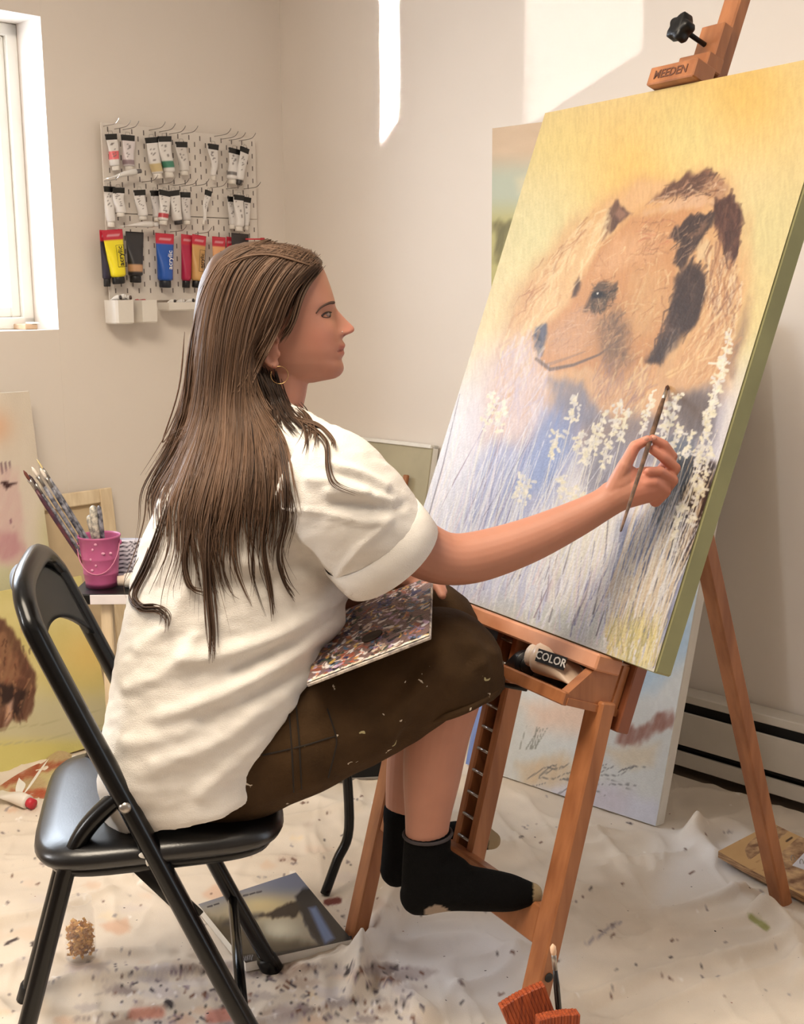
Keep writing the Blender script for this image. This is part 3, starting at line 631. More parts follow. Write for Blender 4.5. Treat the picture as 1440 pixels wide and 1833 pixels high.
    p.poly(c4([(1120, 430), (1200, 410), (1290, 440), (1270, 600), (1210, 800), (1130, 920), (1090, 800), (1030, 660), (1060, 560)]), (28, 20, 20), 12, .96, 8, .05)
    p.poly(c4([(1210, 430), (1290, 430), (1265, 600), (1215, 760), (1180, 840), (1150, 760), (1190, 620)]), (88, 50, 36), 10, .9, 8, .06, .3)
    p.poly(c4([(900, 690), (1030, 650), (1090, 780), (1150, 920), (1100, 1060), (1060, 1180), (850, 1130), (850, 920)]), (112, 122, 158), 16, .9, 10, .05, .35)
    p.poly(c4([(1020, 800), (1120, 900), (1080, 1100), (980, 1120), (960, 950)]), (92, 92, 112), 16, .7, 8, .05, .4)
    p.poly(c4([(590, 720), (880, 660), (880, 820), (830, 1080), (620, 1080), (560, 900)]), (238, 232, 214), 22, .9, 10, .05, .2)
    p.poly(c4([(60, 820), (180, 690), (520, 700), (560, 900), (500, 1040), (200, 1010)]), (214, 216, 238), 22, .8, 10, .05, .3)
    p.poly(c4([(130, 1010), (420, 1020), (800, 1090), (1040, 1160), (1000, 1330), (700, 1240), (100, 1040)]), (206, 212, 200), 26, .75, 12, .05, .3)
    p.poly(c4([(880, 1170), (1050, 1160), (1040, 1320), (860, 1260)]), (222, 206, 150), 18, .75, 8, .06, .3)
    for bx in (760, 800, 1180, 640): g(740+bx/2.4, 650+960/2.4, 16, (190, 180, 200), .5)
    # grass blades
    for _ in range(400):
        t = r.random(); x0 = 745+t*430; y0 = 1030+t*150+r.uniform(-70, 20); L = r.uniform(80, 300); s = r.normal(.30, .13)
        y1 = max(y0-L, 690); x1 = x0+(y0-y1)*s; xm = (x0+x1)/2+r.normal(0, 8)
        col = [(246, 246, 252), (232, 230, 246), (248, 240, 232), (206, 208, 236), (240, 222, 226), (250, 250, 246)][r.integers(6)]
        if r.random() < .12: col = [(128, 126, 168), (120, 110, 120), (168, 150, 160)][r.integers(3)]
        p.stroke([(x0, y0), (xm, (y0+y1)/2), (x1, y1)], r.uniform(1.0, 2.4), col, r.uniform(.35, .8))
    p.poly(c4([(1120, 430), (1200, 410), (1290, 440), (1270, 600), (1210, 800), (1130, 920), (1090, 800), (1030, 660), (1060, 560)]), (26, 18, 18), 12, .92, 8, .05)
    p.poly(c4([(1210, 430), (1290, 430), (1265, 600), (1215, 760), (1180, 840), (1150, 760), (1190, 620)]), (84, 46, 32), 10, .85, 8, .06, .2)
    p.poly(c4([(900, 700), (1030, 660), (1100, 820), (1150, 920), (1100, 1060), (1050, 1190), (850, 1140), (850, 920)]), (98, 106, 146), 18, .75, 10, .05, .3)
    p.poly(c4([(1010, 800), (1130, 900), (1080, 1120), (960, 1130), (950, 950)]), (76, 74, 94), 16, .7, 8, .05, .3)
    for _ in range(130):
        x0 = r.uniform(1080, 1180); y0 = r.uniform(1060, 1190); L = r.uniform(120, 330); x1 = x0+L*.33+r.normal(0, 14); y1 = y0-L
        p.stroke([(x0, y0), ((x0+x1)/2-8, (y0+y1)/2), (x1, y1)], r.uniform(1.2, 2.4), [(236, 226, 206), (226, 206, 180), (240, 238, 240)][r.integers(3)], .8)
    for _ in range(120):
        x0 = r.uniform(1085, 1178); y0 = r.uniform(1130, 1200); L = r.uniform(20, 60)
        p.stroke([(x0, y0), (x0+L*.2+r.normal(0, 6), y0-L)], 1.6, [(246, 230, 178), (232, 216, 150), (190, 180, 130)][r.integers(3)], .75)
    heads = [(885, 700, 70), (905, 715, 60), (1035, 705, 55), (1000, 770, 50), (1045, 770, 40), (1085, 735, 60), (1110, 720, 60), (1125, 735, 60), (1070, 760, 55), (1060, 780, 50), (1170, 700, 70), (1200, 720, 90), (1215, 705, 60), (1310, 590, 100), (1298, 640, 110), (1285, 690, 100), (1265, 770, 90), (1240, 770, 50), (1275, 800, 80), (1255, 860, 80), (1225, 900, 70), (935, 850, 40), (950, 858, 40), (1030, 870, 40), (1045, 880, 40), (1010, 850, 50), (1090, 790, 50), (1215, 760, 60)]
    for hx, hy, hl in heads:
        p.stroke([(hx, hy), (hx-hl*.25, hy+hl), (hx-hl*.6, hy+hl*2.4)], 1.6, (238, 232, 220), .9)
        for i in range(int(hl*.5)):
            t = r.random(); x = hx-hl*.25*t+r.normal(0, 5); y = hy+hl*t
            p.stroke([(x, y), (x+r.normal(0, 3), y+r.normal(0, 3))], r.uniform(1.8, 3.4), [(248, 242, 226), (240, 232, 206), (230, 226, 222)][r.integers(3)], .9, False)
    p.grain(.05, .35, .06, 9); p.grain(.03, .5, .5, 10)
canvas_thing('bear_painting', 'large stretched canvas of a brown bear in white grass standing on the easel', CBL, CBR, TU, CHT, .036, bear, 400, 540,
             mat('sage_canvas_edge', (150, 148, 104), .7, var=.05), M_PAINT, k=.53, g=1.15, face_label='painted bear walking through tall pale grass')

# ---------------------------------------------------------------- leaning landscape on the floor behind the easel
def floorpic(p):
    X, Y = p.X, p.Y; p.c[:] = (222, 226, 226); p.c += vnoise(X*.01, Y*.01, 4, 4)[..., None]*np.array((8, 6, 8))
    p.poly([(820, 1380), (850, 1230), (900, 1150), (930, 1150), (915, 1240), (885, 1330), (870, 1380)], (134, 158, 224), 14, .95, 8, .05, .2)
    p.poly([(1090, 1120), (1240, 1040), (1240, 1170), (1170, 1235), (1090, 1260)], (178, 206, 232), 22, .85, 10, .04, .2)
    p.poly([(940, 1260), (1060, 1240), (1060, 1310), (960, 1310)], (240, 208, 186), 24, .8, 8, .04)
    p.poly([(930, 1370), (1010, 1345), (1040, 1390), (1000, 1420), (930, 1410)], (226, 200, 166), 14, .8, 8, .06, .3)
    p.poly([(1108, 1330), (1118, 1302), (1150, 1300), (1180, 1280), (1205, 1268), (1200, 1300), (1160, 1320), (1140, 1338)], (158, 108, 96), 6, .9, 10, .1, .35)
    p.poly([(1080, 1340), (1140, 1335), (1180, 1330), (1170, 1370), (1110, 1375)], (232, 216, 190), 14, .7, 6, .06)
    p.poly([(900, 1420), (1060, 1400), (1190, 1440), (1180, 1490), (1000, 1460)], (226, 228, 246), 18, .8, 8, .05)
    p.poly([(1040, 1400), (1130, 1410), (1120, 1470), (1000, 1440)], (214, 204, 214), 22, .5)
    r = np.random.default_rng(8)
    for _ in range(26):
        x, y = r.uniform(930, 1130), r.uniform(1370, 1425); a = r.uniform(-.5, .3); L = r.uniform(20, 70)
        p.stroke([(x, y), (x+L*.5, y+a*L*.5+r.normal(0, 5)), (x+L, y+a*L)], 1.4, (92, 92, 100), .55)
    for _ in range(7):
        x = r.uniform(930, 960); p.stroke([(x, 1340), (x+r.uniform(8, 30), 1300)], 1.3, (130, 130, 122), .6)
    p.grain(.03, .2, .1, 4)
F_BL, F_BR = fl(833, 1368, .012), fl(1175, 1480, .012); F_UP = unit(V(0, 0, 1)*math.cos(math.radians(15.5))+LW*math.sin(math.radians(15.5)))
canvas_thing('coastal_painting', 'tall pale abstract landscape canvas with white edges leaning on the right wall behind the easel', F_BL, F_BR, F_UP, 1.22, .038, floorpic, 150, 300, M_WHITE, M_PAINT)
# ---------------------------------------------------------------- painting hung on the right wall
def hungpic(p):
    X, Y = p.X, p.Y; p.c[:] = (226, 200, 170); p.c += vnoise(X*.012, Y*.03, 14, 4)[..., None]*10
    p.blend(smooth((Y-265)/60), (204, 210, 190)); p.blend(smooth((Y-345)/60)*.9, (206, 196, 130))
    p.poly([(885, 400), (915, 395), (900, 470), (885, 470)], (120, 112, 70), 8, .9, 10, .08, .3)
    p.poly([(925, 320), (980, 300), (975, 330), (930, 345)], (240, 226, 190), 12, .7)
h0, h1 = wallpt(.022, .925, 1.70-.62), wallpt(.022, 1.40, 1.70-.62)
canvas_thing('hung_landscape', 'small hazy yellow and blue landscape canvas hanging high on the right wall', h0, h1, V(0, 0, 1), .62, .018, hungpic, 80, 100, M_WHITE, M_PAINT)
# ---------------------------------------------------------------- canvas seen from behind, near the corner
b0, b1 = wallpt(.20, .20, .012), wallpt(.20, .71, .012); bu = unit(V(0, 0, .78)+LW*.155)
bc = root('reversed_canvas', 'plain grey-beige canvas leaning on the right wall beyond the painter\'s sleeve', 'canvas', (b0+b1)/2)
e_, n_ = RW, unit(np.cross(bu, RW)); H_ = .80
obj('canvas_sheet', obox((b0+b1)/2+bu*H_/2+n_*.010, (e_, bu, n_), (.255, H_/2-.004, .003)), mat('grey_primed_canvas', (176, 168, 142), .8, var=.04), bc, flat=True)
obj('stretcher_edge', [obox((b0+b1)/2+bu*(H_-.006)+n_*.018, (e_, bu, n_), (.255, .006, .018)), obox((b0+b1)/2+bu*.006+n_*.024, (e_, bu, n_), (.255, .006, .012)),
     obox(b0+bu*H_/2+n_*.026+e_*.006, (e_, bu, n_), (.006, H_/2, .012)), obox(b1+bu*H_/2+n_*.026-e_*.006, (e_, bu, n_), (.006, H_/2, .012))], M_WHITE, bc, flat=True)
dt = pl(728, 850, wallpt(.075, 0, 0), LW); db = V(dt[0], dt[1], 0)-LW*.16+V(0, 0, .012)
tag(obj('wooden_dowel', tube(np.array([db, db+(dt-db)*.5, dt-(dt-db)*.004, dt]), [.0095, .0095, .0095, .007], 14), M_WOOD, origin=db), 'round wooden stick propped upright against the plain grey-beige canvas', 'stick')
# black portfolio case low behind the stool
q0, q1 = V(-.36, 2.90, .012), V(.10, 2.945, .012); qe = unit(q1-q0); qn = V(-qe[1], qe[0], 0); qu = unit(V(0, 0, .40)+qn*.07)
pf = root('portfolio_case', 'flat black portfolio case leaning on its edge behind the painter\'s legs', 'case', (q0+q1)/2)
obj('case_body', obox((q0+q1)/2+qu*.19+qn*.014, (qe, qu, unit(np.cross(qe, qu))), (.23, .19, .012), .004), M_PLASTIC, pf, flat=True)
obj('zip_edge', obox((q0+q1)/2+qu*.006+qn*.001, (qe, qu, unit(np.cross(qe, qu))), (.228, .003, .002), .001), M_METAL, pf, flat=True)
# ---------------------------------------------------------------- black bent-tube stool mostly behind the painter
st = root('tube_stool', 'black metal stool with a bent tube leg mostly hidden behind the painter\'s knees', 'stool', V(-.02, 2.46, 0))
for i, (fx, fy, bx, by, tx, ty) in enumerate(((582, 1600, 625, 1482, 618, 1340), (770, 1590, 770, 1475, 762, 1335))):
    P0 = fl(fx, fy, .012); P1 = dy(bx, by, P0[1]+.03); P2 = dy(tx, ty, P0[1]+.05); P3 = P2.copy(); P3[2] = .40; P3[0] -= .006
    obj('leg', tube(spline(np.array([P0, P0+(P1-P0)*.5, P1, P2, P3]), 6), .0105, 12), M_BLACK, st)
for x, y in ((-.015, 2.66), (.075, 2.66)):
    obj('leg', tube(np.array([V(x, y, .012), V(x*.9, y-.10, .40)]), .0105, 12), M_BLACK, st)
obj('seat', lathe([(.01, .395), (.12, .397), (.13, .405), (.13, .42), (.12, .43), (.01, .433)], V(-.02, 2.46, 0), n=32), M_VINYL, st)

# ---------------------------------------------------------------- canvases against the left wall
def lpt(u, off, z): return COR+LW*u+RW*off+V(0, 0, z)
def bison(p):
    X, Y = p.X, p.Y; p.c[:] = (226, 214, 150); p.c += vnoise(X*.02, Y*.02, 24, 4)[..., None]*np.array((10, 10, 16))
    p.blend(smooth((Y-1210)/60)*.8, (214, 208, 178)); p.blend(.8*np.exp(-(((X-160)/60)**2+((Y-1170)/50)**2)), (240, 208, 128))
    p.blend(smooth((Y-1310)/30), (226, 216, 140))
    p.poly([(-60, 1120), (0, 1105), (25, 1130), (45, 1170), (66, 1210), (62, 1260), (45, 1290), (25, 1290), (8, 1306), (-60, 1300)], (112, 74, 58), 5, 1, 6, .1, .2)
    p.poly([(-40, 1140), (5, 1130), (30, 1180), (45, 1215), (10, 1220), (-40, 1210)], (176, 132, 100), 6, .8, 8, .12, .4)
    p.poly([(-40, 1225), (25, 1228), (50, 1240), (30, 1290), (10, 1260), (-40, 1280)], (52, 34, 30), 5, .9, 6, .12, .2)
    p.poly([(12, 1262), (24, 1250), (20, 1285), (8, 1300)], (226, 190, 170), 4, .8)
    r = np.random.default_rng(3)
    for _ in range(60):
        x, y = r.uniform(-40, 60), r.uniform(1120, 1290); p.stroke([(x, y), (x+r.normal(0, 5), y+r.uniform(8, 24))], 2, [(206, 160, 120), (76, 46, 38), (150, 100, 76)][r.integers(3)], .5)
    for y in (1290, 1318): p.stroke([(-60, y+22), (80, y+6), (210, y-26)], 2, (196, 190, 150), .6)
B_BR = fl(208, 1323, .012); B_BL = B_BR-LW*.62; B_UP = unit(V(0, 0, 1)-RW*.30)
canvas_thing('bison_painting', 'yellow canvas with a dark brown bison leaning low beside the chair back', B_BL, B_BR, B_UP, .475, .03, bison, 130, 100, mat('ochre_edge', (214, 198, 128), .7), M_PAINT)
def pinkpic(p):
    X, Y = p.X, p.Y; p.c[:] = (232, 221, 206); p.c += vnoise(X*.03, Y*.01, 34, 4)[..., None]*8
    p.blend(.7*np.exp(-(((X+5)/26)**2+((Y-765)/30)**2)), (240, 192, 156))
    p.blend(smooth((Y-870)/80)*smooth((X-50)/40)*.8, (216, 210, 166)); p.blend(smooth((Y-985)/40)*.8, (214, 214, 176))
    p.poly([(-20, 830), (26, 835), (45, 930), (48, 990), (30, 1015), (-20, 1010)], (226, 194, 190), 10, .85, 8, .08, .4)
    p.poly([(-20, 955), (30, 950), (46, 985), (25, 1000), (-20, 1000)], (204, 150, 158), 9, .75, 6, .1, .3)
    for x in (2, 9, 16): p.stroke([(x, 828), (x+2, 850)], 1.8, (130, 100, 110), .8)
    p.poly([(0, 862), (12, 860), (15, 864), (30, 865), (18, 871), (12, 876), (6, 870)], (72, 42, 42), 2, .95)
    p.stroke([(18, 930), (24, 945)], 2, (130, 80, 100), .7)
A_BR = lpt(-1.01, .20, .012); A_UP = unit(V(0, 0, .975)-RW*.125)
canvas_thing('blush_painting', 'tall cream and pink abstract canvas with a small dark bird mark at left edge', A_BR-LW*.55, A_BR, A_UP, .985, .025, pinkpic, 90, 150, M_WHITE, M_PAINT)
# bare stretcher frame seen from behind
s0, s1 = lpt(-1.06, .125, .012), lpt(-.742, .125, .012); su = unit(V(0, 0, .665)-RW*.085); sn = unit(np.cross(su, LW)); Hs = .672
sf = root('stretcher_frame', 'pale wooden stretcher frame with canvas back leaning on the wall behind the pink bucket', 'frame', (s0+s1)/2)
obj('canvas_back', obox((s0+s1)/2+su*Hs/2+sn*.018, (LW, su, sn), (.158, Hs/2-.002, .002)), mat('tan_canvas_back', (206, 184, 150), .85, var=.03), sf, flat=True)
for p_, q_, s_ in ((s0+LW*.021, s0+LW*.021+su*Hs, LW), (s1-LW*.021, s1-LW*.021+su*Hs, LW)): obj('stretcher_bar', beam(p_+sn*.007, q_+sn*.007, .042, .017, s_), M_WOODD, sf, flat=True)
for h in (.021, Hs-.021): obj('stretcher_bar', beam(s0+su*h+sn*.0072+LW*.042, s1+su*h+sn*.0072-LW*.042, .042, .0165, su), M_WOODD, sf, flat=True)

# ---------------------------------------------------------------- small table with the pink bucket
TL = dy(124, 1072, 2.56); TZ_ = .607; tX0 = TL[0]
tbl = root('side_table', 'small table with a black top and white front edge label holding the pink bucket', 'table', V(tX0+.22, 2.71, 0))
obj('table_top', obox(V(tX0+.15, 2.71, TZ_-.012), AX, (.15, .15, .012), .003), M_PLASTIC, tbl, flat=True)
obj('edge_label', obox(V(tX0+.046+.10, 2.559, TZ_-.012), AX, (.10, .0015, .0105), .0005), mat('white_label', (226, 220, 222), .5), tbl, flat=True, label='white label strip')
for x, y in ((.075, .03), (.27, .03), (.075, .27), (.27, .27)): obj('leg', beam(V(tX0+x, 2.56+y, .008), V(tX0+x, 2.56+y, TZ_-.024), .026, .026, AX[0]), M_WOODD, tbl, flat=True)
obj('lower_rail', beam(V(tX0+.09, 2.59, .16), V(tX0+.255, 2.59, .16), .03, .016, AX[2]), M_WOODD, tbl, flat=True)
BK = dy(183, 1059, 2.64); BK[2] = TZ_
M_PINK = mat('pink_enamel', (184, 92, 138), .4, var=.05)
bkt = root('pink_bucket', 'small pink metal bucket holding brushes on the side table', 'bucket', BK)
prof = [(.0345, .001), (.0355, .0), (.036, .012), (.0385, .03), (.0395, .032), (.0385, .034), (.0415, .064), (.0425, .066), (.0415, .068), (.046, .111), (.0475, .113), (.0475, .117), (.0455, .117), (.044, .112), (.034, .006), (.001, .004)]
obj('pail', lathe(prof, BK, n=36, cap=False), M_PINK, bkt)
hd = [BK+V(.047*math.cos(a), -.010-.030*math.sin(a)*1.0, .10-.066*math.sin(a)) for a in np.linspace(0, math.pi, 15)]
obj('wire_handle', tube(np.array(hd), .0012, 8), mat('pink_wire', (206, 130, 160), .4), bkt)
for s in (-1, 1): obj('handle_lug', lathe([(.006, 0), (.006, .002), (.002, .004)], BK+V(s*.0462, 0, .10), (s, 0, 0), 10), M_PINK, bkt)
for i in range(7):
    a = -math.pi/2+RNG.uniform(-1, 1); z = RNG.uniform(.04, .105); rr = .0363+.01*z/.11
    obj('paint_fleck', ellipsoid(BK+V(rr*math.cos(a), rr*math.sin(a), z), (V(.004*RNG.uniform(.5, 1.3), 0, 0), V(0, .0012, 0), V(0, 0, .003)), 8, 5), mat('pale_pink_fleck', (226, 160, 190), .5), bkt)
def brush(name, label, tip, end, r, mh, bl, bw, mb, group=None, flatb=.5, ferr=True, origin=None):
    """paint brush with bristles at tip: handle, ferrule, bristles"""
    tip, end = np.asarray(tip, float), np.asarray(end, float); d = unit(end-tip); L = np.linalg.norm(end-tip)
    o = root(name, label, 'paintbrush', end if end[2] < tip[2] else tip, group); f1_ = bl+.022
    obj('handle', tube(np.array([tip+d*t for t in (f1_, f1_+.03, f1_+L*.3, L*.85, L-.003, L)]), [r*.8, r*1.15, r*1.1, r*.7, r*.55, r*.2], 10), mh, o)
    if ferr: obj('ferrule', tube(np.array([tip+d*bl*.9, tip+d*(bl+.008), tip+d*(f1_+.002)]), [bw*.85, r*.95, r*.9], 10), M_METAL, o)
    obj('bristles', tube(np.array([tip, tip+d*bl*.3, tip+d*bl*.7, tip+d*bl]), [bw*.25, bw, bw*1.05, bw*.85], 10, flat=flatb), mb, o)
    return o
mh_ = [mat('handle_black_paint_spattered', (42, 42, 56), .4, col2=(150, 150, 160), scale=90), mat('handle_dark_red', (96, 46, 52), .4, col2=(60, 40, 60), scale=60), mat('handle_grey', (150, 150, 160), .5, col2=(60, 62, 74), scale=80)]
mb_ = [mat('bristle_white', (226, 216, 206), .8), mat('bristle_brown', (104, 56, 46), .8), mat('bristle_dark', (62, 46, 52), .8), mat('bristle_cream', (226, 206, 150), .8)]
for i, (x, y, k, b, lb) in enumerate(((42, 842, 1, 1, 'brush with brown bristles leaning furthest left in the pink bucket'), (52, 850, 0, 2, 'brush with broad dark-stained bristles in the pink bucket'), (57, 836, 2, 0, 'brush with white bristles leaning left in the pink bucket'),
        (72, 838, 0, 0, 'black-handled brush with white tip leaning in the pink bucket'), (66, 822, 2, 3, 'thin brush with cream bristles standing highest in the pink bucket'))):
    tip = dy(x, y, 2.60+.012*i); brush('artist_brush', lb, tip, BK+V(-.012+.008*i, .004*i-.01, .012+.002*i), .0042, mh_[k], .026, .0065 if i != 4 else .003, mb_[b], 'brushes in the pink bucket')
for i, (x, y, w_, lb) in enumerate(((166, 905, .0085, 'taller paint-spattered palette knife handle standing in the pink bucket'), (160, 922, .0085, 'shorter paint-spattered palette knife handle at the front of the pink bucket'), (177, 905, .005, 'thin dark stick standing in the pink bucket'))):
    tip = dy(x, y, 2.62+.012*(i % 2)); bot = BK+V(.004+.006*i, .01*(i % 2)-.006, .010)
    kf = root('palette_knife' if i < 2 else 'mixing_stick', lb, 'palette knife' if i < 2 else 'stick', bot)
    mk = mat('spattered_ivory', (206, 200, 186), .5, col2=(120, 118, 116), scale=120) if i < 2 else mh_[0]
    mid = bot+(tip-bot)*.45
    obj('handle', tube(np.array([mid, mid+(tip-mid)*.3, mid+(tip-mid)*.8, mid+(tip-mid)*.96, tip]), [w_*.7, w_, w_*1.1, w_*.9, w_*.3], 12), mk, kf)
    obj('blade', beam(bot, mid, w_*1.2, .002, AX[0], .0008), M_METAL, kf, flat=True)
# woven pouch and white bottles behind the bucket
pp = dy(224, 985, 2.74); pp[2] = TZ_
def weave(p):
    u, v = p.X, p.Y; k = (np.sin(u*70)*np.sin(v*60+1.5*np.sin(u*35)) > .15); p.c[:] = (206, 204, 214); p.c[k] = (70, 66, 78)
rings = []
for t in np.linspace(0, 1, 40):
    a = np.linspace(0, 2*np.pi, 120, endpoint=False); hx = .062*(1-.15*t**3); hy = .035*(1-.5*t)
    rings.append(pp+np.stack([hx*np.sign(np.cos(a))*np.abs(np.cos(a))**.6, hy*np.sign(np.sin(a))*np.abs(np.sin(a))**.6, np.full(120, .085*t)], -1))
v_, f__ = loft(rings); ptc = Paint(v_[:, 0]*9, v_[:, 2]*11, (0, 0, 0)); weave(ptc)
tag(obj('woven_pouch', (v_, f__), vcmat('woven_print', .8), col=ptc.lin()), 'black and white woven pouch standing behind the pink bucket', 'pouch')
for i, (x, y, ln, lb) in enumerate(((238, 1012, .05, 'white capped tube lying behind the bucket, upper of two'), (236, 1040, .045, 'white capped bottle lying beside the bucket, lower of two'))):
    c_ = dy(x, y, 2.66-.04*i); c_[2] = max(c_[2], TZ_+.017) if i == 0 else TZ_+.0172
    if i == 0: c_[2] = TZ_+.0172; c_[1] = 2.735
    d_ = unit(V(1, .25, 0)); rt = root('squeeze_bottle', lb, 'bottle', c_-V(0, 0, .017))
    obj('bottle_body', lathe([(.004, -.018), (.015, -.016), (.017, -.008), (.017, .05), (.012, .06)], c_, d_, 18), M_WHITEP, rt)
    obj('cap', lathe([(.003, -.032), (.011, -.031), (.012, -.018), (.0125, -.016)], c_, d_, 16), mat('cream_cap', (214, 196, 180), .5) if i else M_WHITE, rt)
# ================================================================ THE PAINTER
from mathutils.bvhtree import BVHTree
def D(x, y, Y): return dy(x, y, Y)
def chain(L, n=20, m=6, flat=1.):
    """L: (px, py, Y, radius) -> closed tapered tube"""
    P = np.array([np.append(D(a, b, c), r) for a, b, c, r in L]); P = spline(P, m); return tube(P[:, :3], P[:, 3], n, flat=flat)
def rchain(L, n=20, m=6):
    """rounded ends"""
    P = np.array([np.append(D(a, b, c), r) for a, b, c, r in L]); P = spline(P, m)
    d0, d1 = unit(P[0, :3]-P[1, :3]), unit(P[-1, :3]-P[-2, :3]); pre, post = [], []
    for t in (85, 60, 35): pre.append(np.append(P[0, :3]+d0*P[0, 3]*math.sin(math.radians(t)), P[0, 3]*math.cos(math.radians(t))))
    for t in (35, 60, 85): post.append(np.append(P[-1, :3]+d1*P[-1, 3]*math.sin(math.radians(t)), P[-1, 3]*math.cos(math.radians(t))))
    Q = np.concatenate([pre, P, post]); return tube(Q[:, :3], Q[:, 3], n)
HO = D(490, 570, 1.88); HF = unit(V(1, .1, 0)); HS = unit(V(.1, -1, 0)); KF, KU = .000863, .000844
def H(x, y, s): return HO+HF*((x-490)*KF)+V(0, 0, (570-y)*KU)+HS*s
def tab(L): L = np.array(L, float); return lambda y: np.interp(y, L[:, 0], L[:, 1])
front = tab([(446, 478), (449, 505), (452, 524), (457, 543), (462, 556), (468, 569), (475, 578), (490, 585), (510, 592), (530, 598), (540, 600.5), (548, 600.5), (556, 600), (566, 601.5), (578, 603.5), (590, 606), (600, 609), (606, 610.5), (613, 611), (625, 611.5), (640, 611), (646, 610.5), (652, 612.5), (658, 614.5), (664, 614.5), (670, 612), (676, 607), (681, 598), (685, 575), (688, 560)])
lipd = tab([(600, 0), (606, 1), (611, 1.5), (615, 4.5), (619, 7), (623, 6.3), (626.5, 3.2), (628.5, 2.0), (631, 4), (635, 5.2), (639, 3.4), (643, .5), (648, 0)])
nosed = tab([(546, 0), (551, 2), (556, 5.5), (562, 10), (569, 15), (576, 20), (582, 25), (587, 28.8), (591, 29.5), (594, 28), (597, 24), (599.5, 17), (602, 9), (605, 4), (609, 0)])
nosew = tab([(546, .007), (560, .0075), (576, .0095), (588, .0115), (594, .0125), (600, .0135), (609, .013)])
back = tab([(446, 452), (449, 432), (452, 420), (457, 410), (462, 402), (475, 390), (490, 380), (510, 373), (530, 371), (550, 372), (570, 376), (590, 383), (610, 392), (630, 404), (650, 420), (670, 440), (688, 462)])
widt = tab([(446, .014), (449, .032), (452, .041), (457, .049), (462, .055), (475, .063), (490, .069), (510, .073), (530, .0745), (550, .0745), (570, .0725), (590, .0695), (610, .0655), (630, .061), (650, .054), (665, .045), (677, .035), (688, .018)])
ys = np.concatenate([np.linspace(446, 475, 14), np.linspace(478, 540, 18), np.linspace(543, 688, 78)]); th = np.linspace(0, 2*np.pi, 150, endpoint=False)
th = th-.45*np.sin(th)*0; rings = []
for y in ys:
    fr, bk, w_ = float(front(y)), float(back(y)), float(widt(y)); cm = bk+.47*(fr-bk)
    c, s = np.cos(th), np.sin(th); pe = 2.35
    ff_ = np.where(c > 0, cm+(fr-cm)*np.abs(c)**(2/pe), cm-(cm-bk)*np.abs(c)**(2/2.1)); ss = w_*np.sign(s)*np.abs(s)**(2/2.15)
    F_ = c > 0
    ff_ = ff_+np.where(F_, lipd(y)*np.exp(-(np.abs(ss)/.021)**2.6), 0)
    nd = nosed(y)*np.exp(-(np.abs(ss)/nosew(y))**2.2)
    ff_ = ff_+np.where(F_, nd, 0)
    ala = 7.5*np.exp(-((np.abs(ss)-.0135)/.0055)**2-((y-597)/6.0)**2); ff_ = ff_+np.where(F_, ala, 0)
    for sg in (-1, 1):
        so = np.exp(-((ss-sg*.031)/.0155)**2-((y-561)/10.5)**2); ff_ = ff_-np.where(F_, so*8.5, 0)
        lid = np.exp(-((ss-sg*.031)/.0115)**2-((y-563)/5.5)**2); ff_ = ff_+np.where(F_, lid*5.0, 0)
        ff_ = ff_+np.where(F_, 2.2*np.exp(-((ss-sg*.032)/.018)**2-((y-544)/5)**2), 0)
        ff_ = ff_+np.where(F_, 3.0*np.exp(-((ss-sg*.043)/.016)**2-((y-590)/13)**2), 0)
        ff_ = ff_-np.where(F_, 2.6*np.exp(-((ss-sg*.024)/.006)**2-((y-629)/4.5)**2), 0)
    rings.append(np.array([H(a, y, b) for a, b in zip(ff_, ss)]))
head_geo = loft(rings)
skin = [head_geo]
# ears
for sg in (1, -1):
    e0 = lambda x, y, ds: H(x, y, sg*(.071+ds))
    skin.append(ellipsoid(e0(484, 625, .002), (HF*.012, V(0, 0, .024), HS*.006), 16, 10))
    skin.append(ellipsoid(e0(488, 647, .001), (HF*.0085, V(0, 0, .0085), HS*.005), 14, 8))
    hx = spline([(497, 612), (492, 598), (480, 594), (472, 604), (470, 622), (475, 640), (484, 650), (493, 650)], 5)
    skin.append(tube(np.array([e0(a, b, .005+.004*math.sin(i/len(hx)*3.1)) for i, (a, b) in enumerate(hx)]), .0036, 8))
    skin.append(ellipsoid(e0(497, 630, .003), (HF*.0035, V(0, 0, .006), HS*.004), 10, 6))
# neck, trunk
skin.append(rchain([(500, 640, 1.885, .048), (497, 690, 1.883, .0465), (488, 740, 1.878, .046), (478, 800, 1.872, .056)], 24))
skin += [ellipsoid(V(-.361, 1.84, .555), (V(.12, 0, 0), V(0, .15, 0), V(0, 0, .10))), ellipsoid(D(345, 1190, 1.85), (V(.10, 0, 0), V(0, .13, 0), V(0, 0, .15))),
         ellipsoid(D(425, 950, 1.86), (V(.11, 0, 0), V(0, .14, 0), V(0, 0, .17))), capsule(D(560, 850, 1.72), D(430, 830, 2.0), .05, .05, 16), capsule(D(480, 800, 1.87), D(540, 835, 1.75), .05, .05, 16)]
# right arm
skin.append(rchain([(580, 850, 1.70, .050), (650, 905, 1.715, .048), (715, 958, 1.74, .0455), (770, 991, 1.758, .042), (812, 1001, 1.768, .0395), (865, 994, 1.775, .0385), (945, 968, 1.782, .0345), (1025, 932, 1.788, .0285), (1076, 905, 1.790, .0245), (1100, 889, 1.790, .0255)], 24))
skin.append(capsule(D(806, 1018, 1.765), D(823, 1022, 1.765), .026, .022))
# left arm under the palette
skin.append(rchain([(430, 835, 2.02, .048), (500, 970, 2.08, .043), (590, 1075, 2.06, .040), (640, 1046, 2.02, .036), (690, 1030, 1.99, .028), (715, 1026, 1.975, .026)], 20))
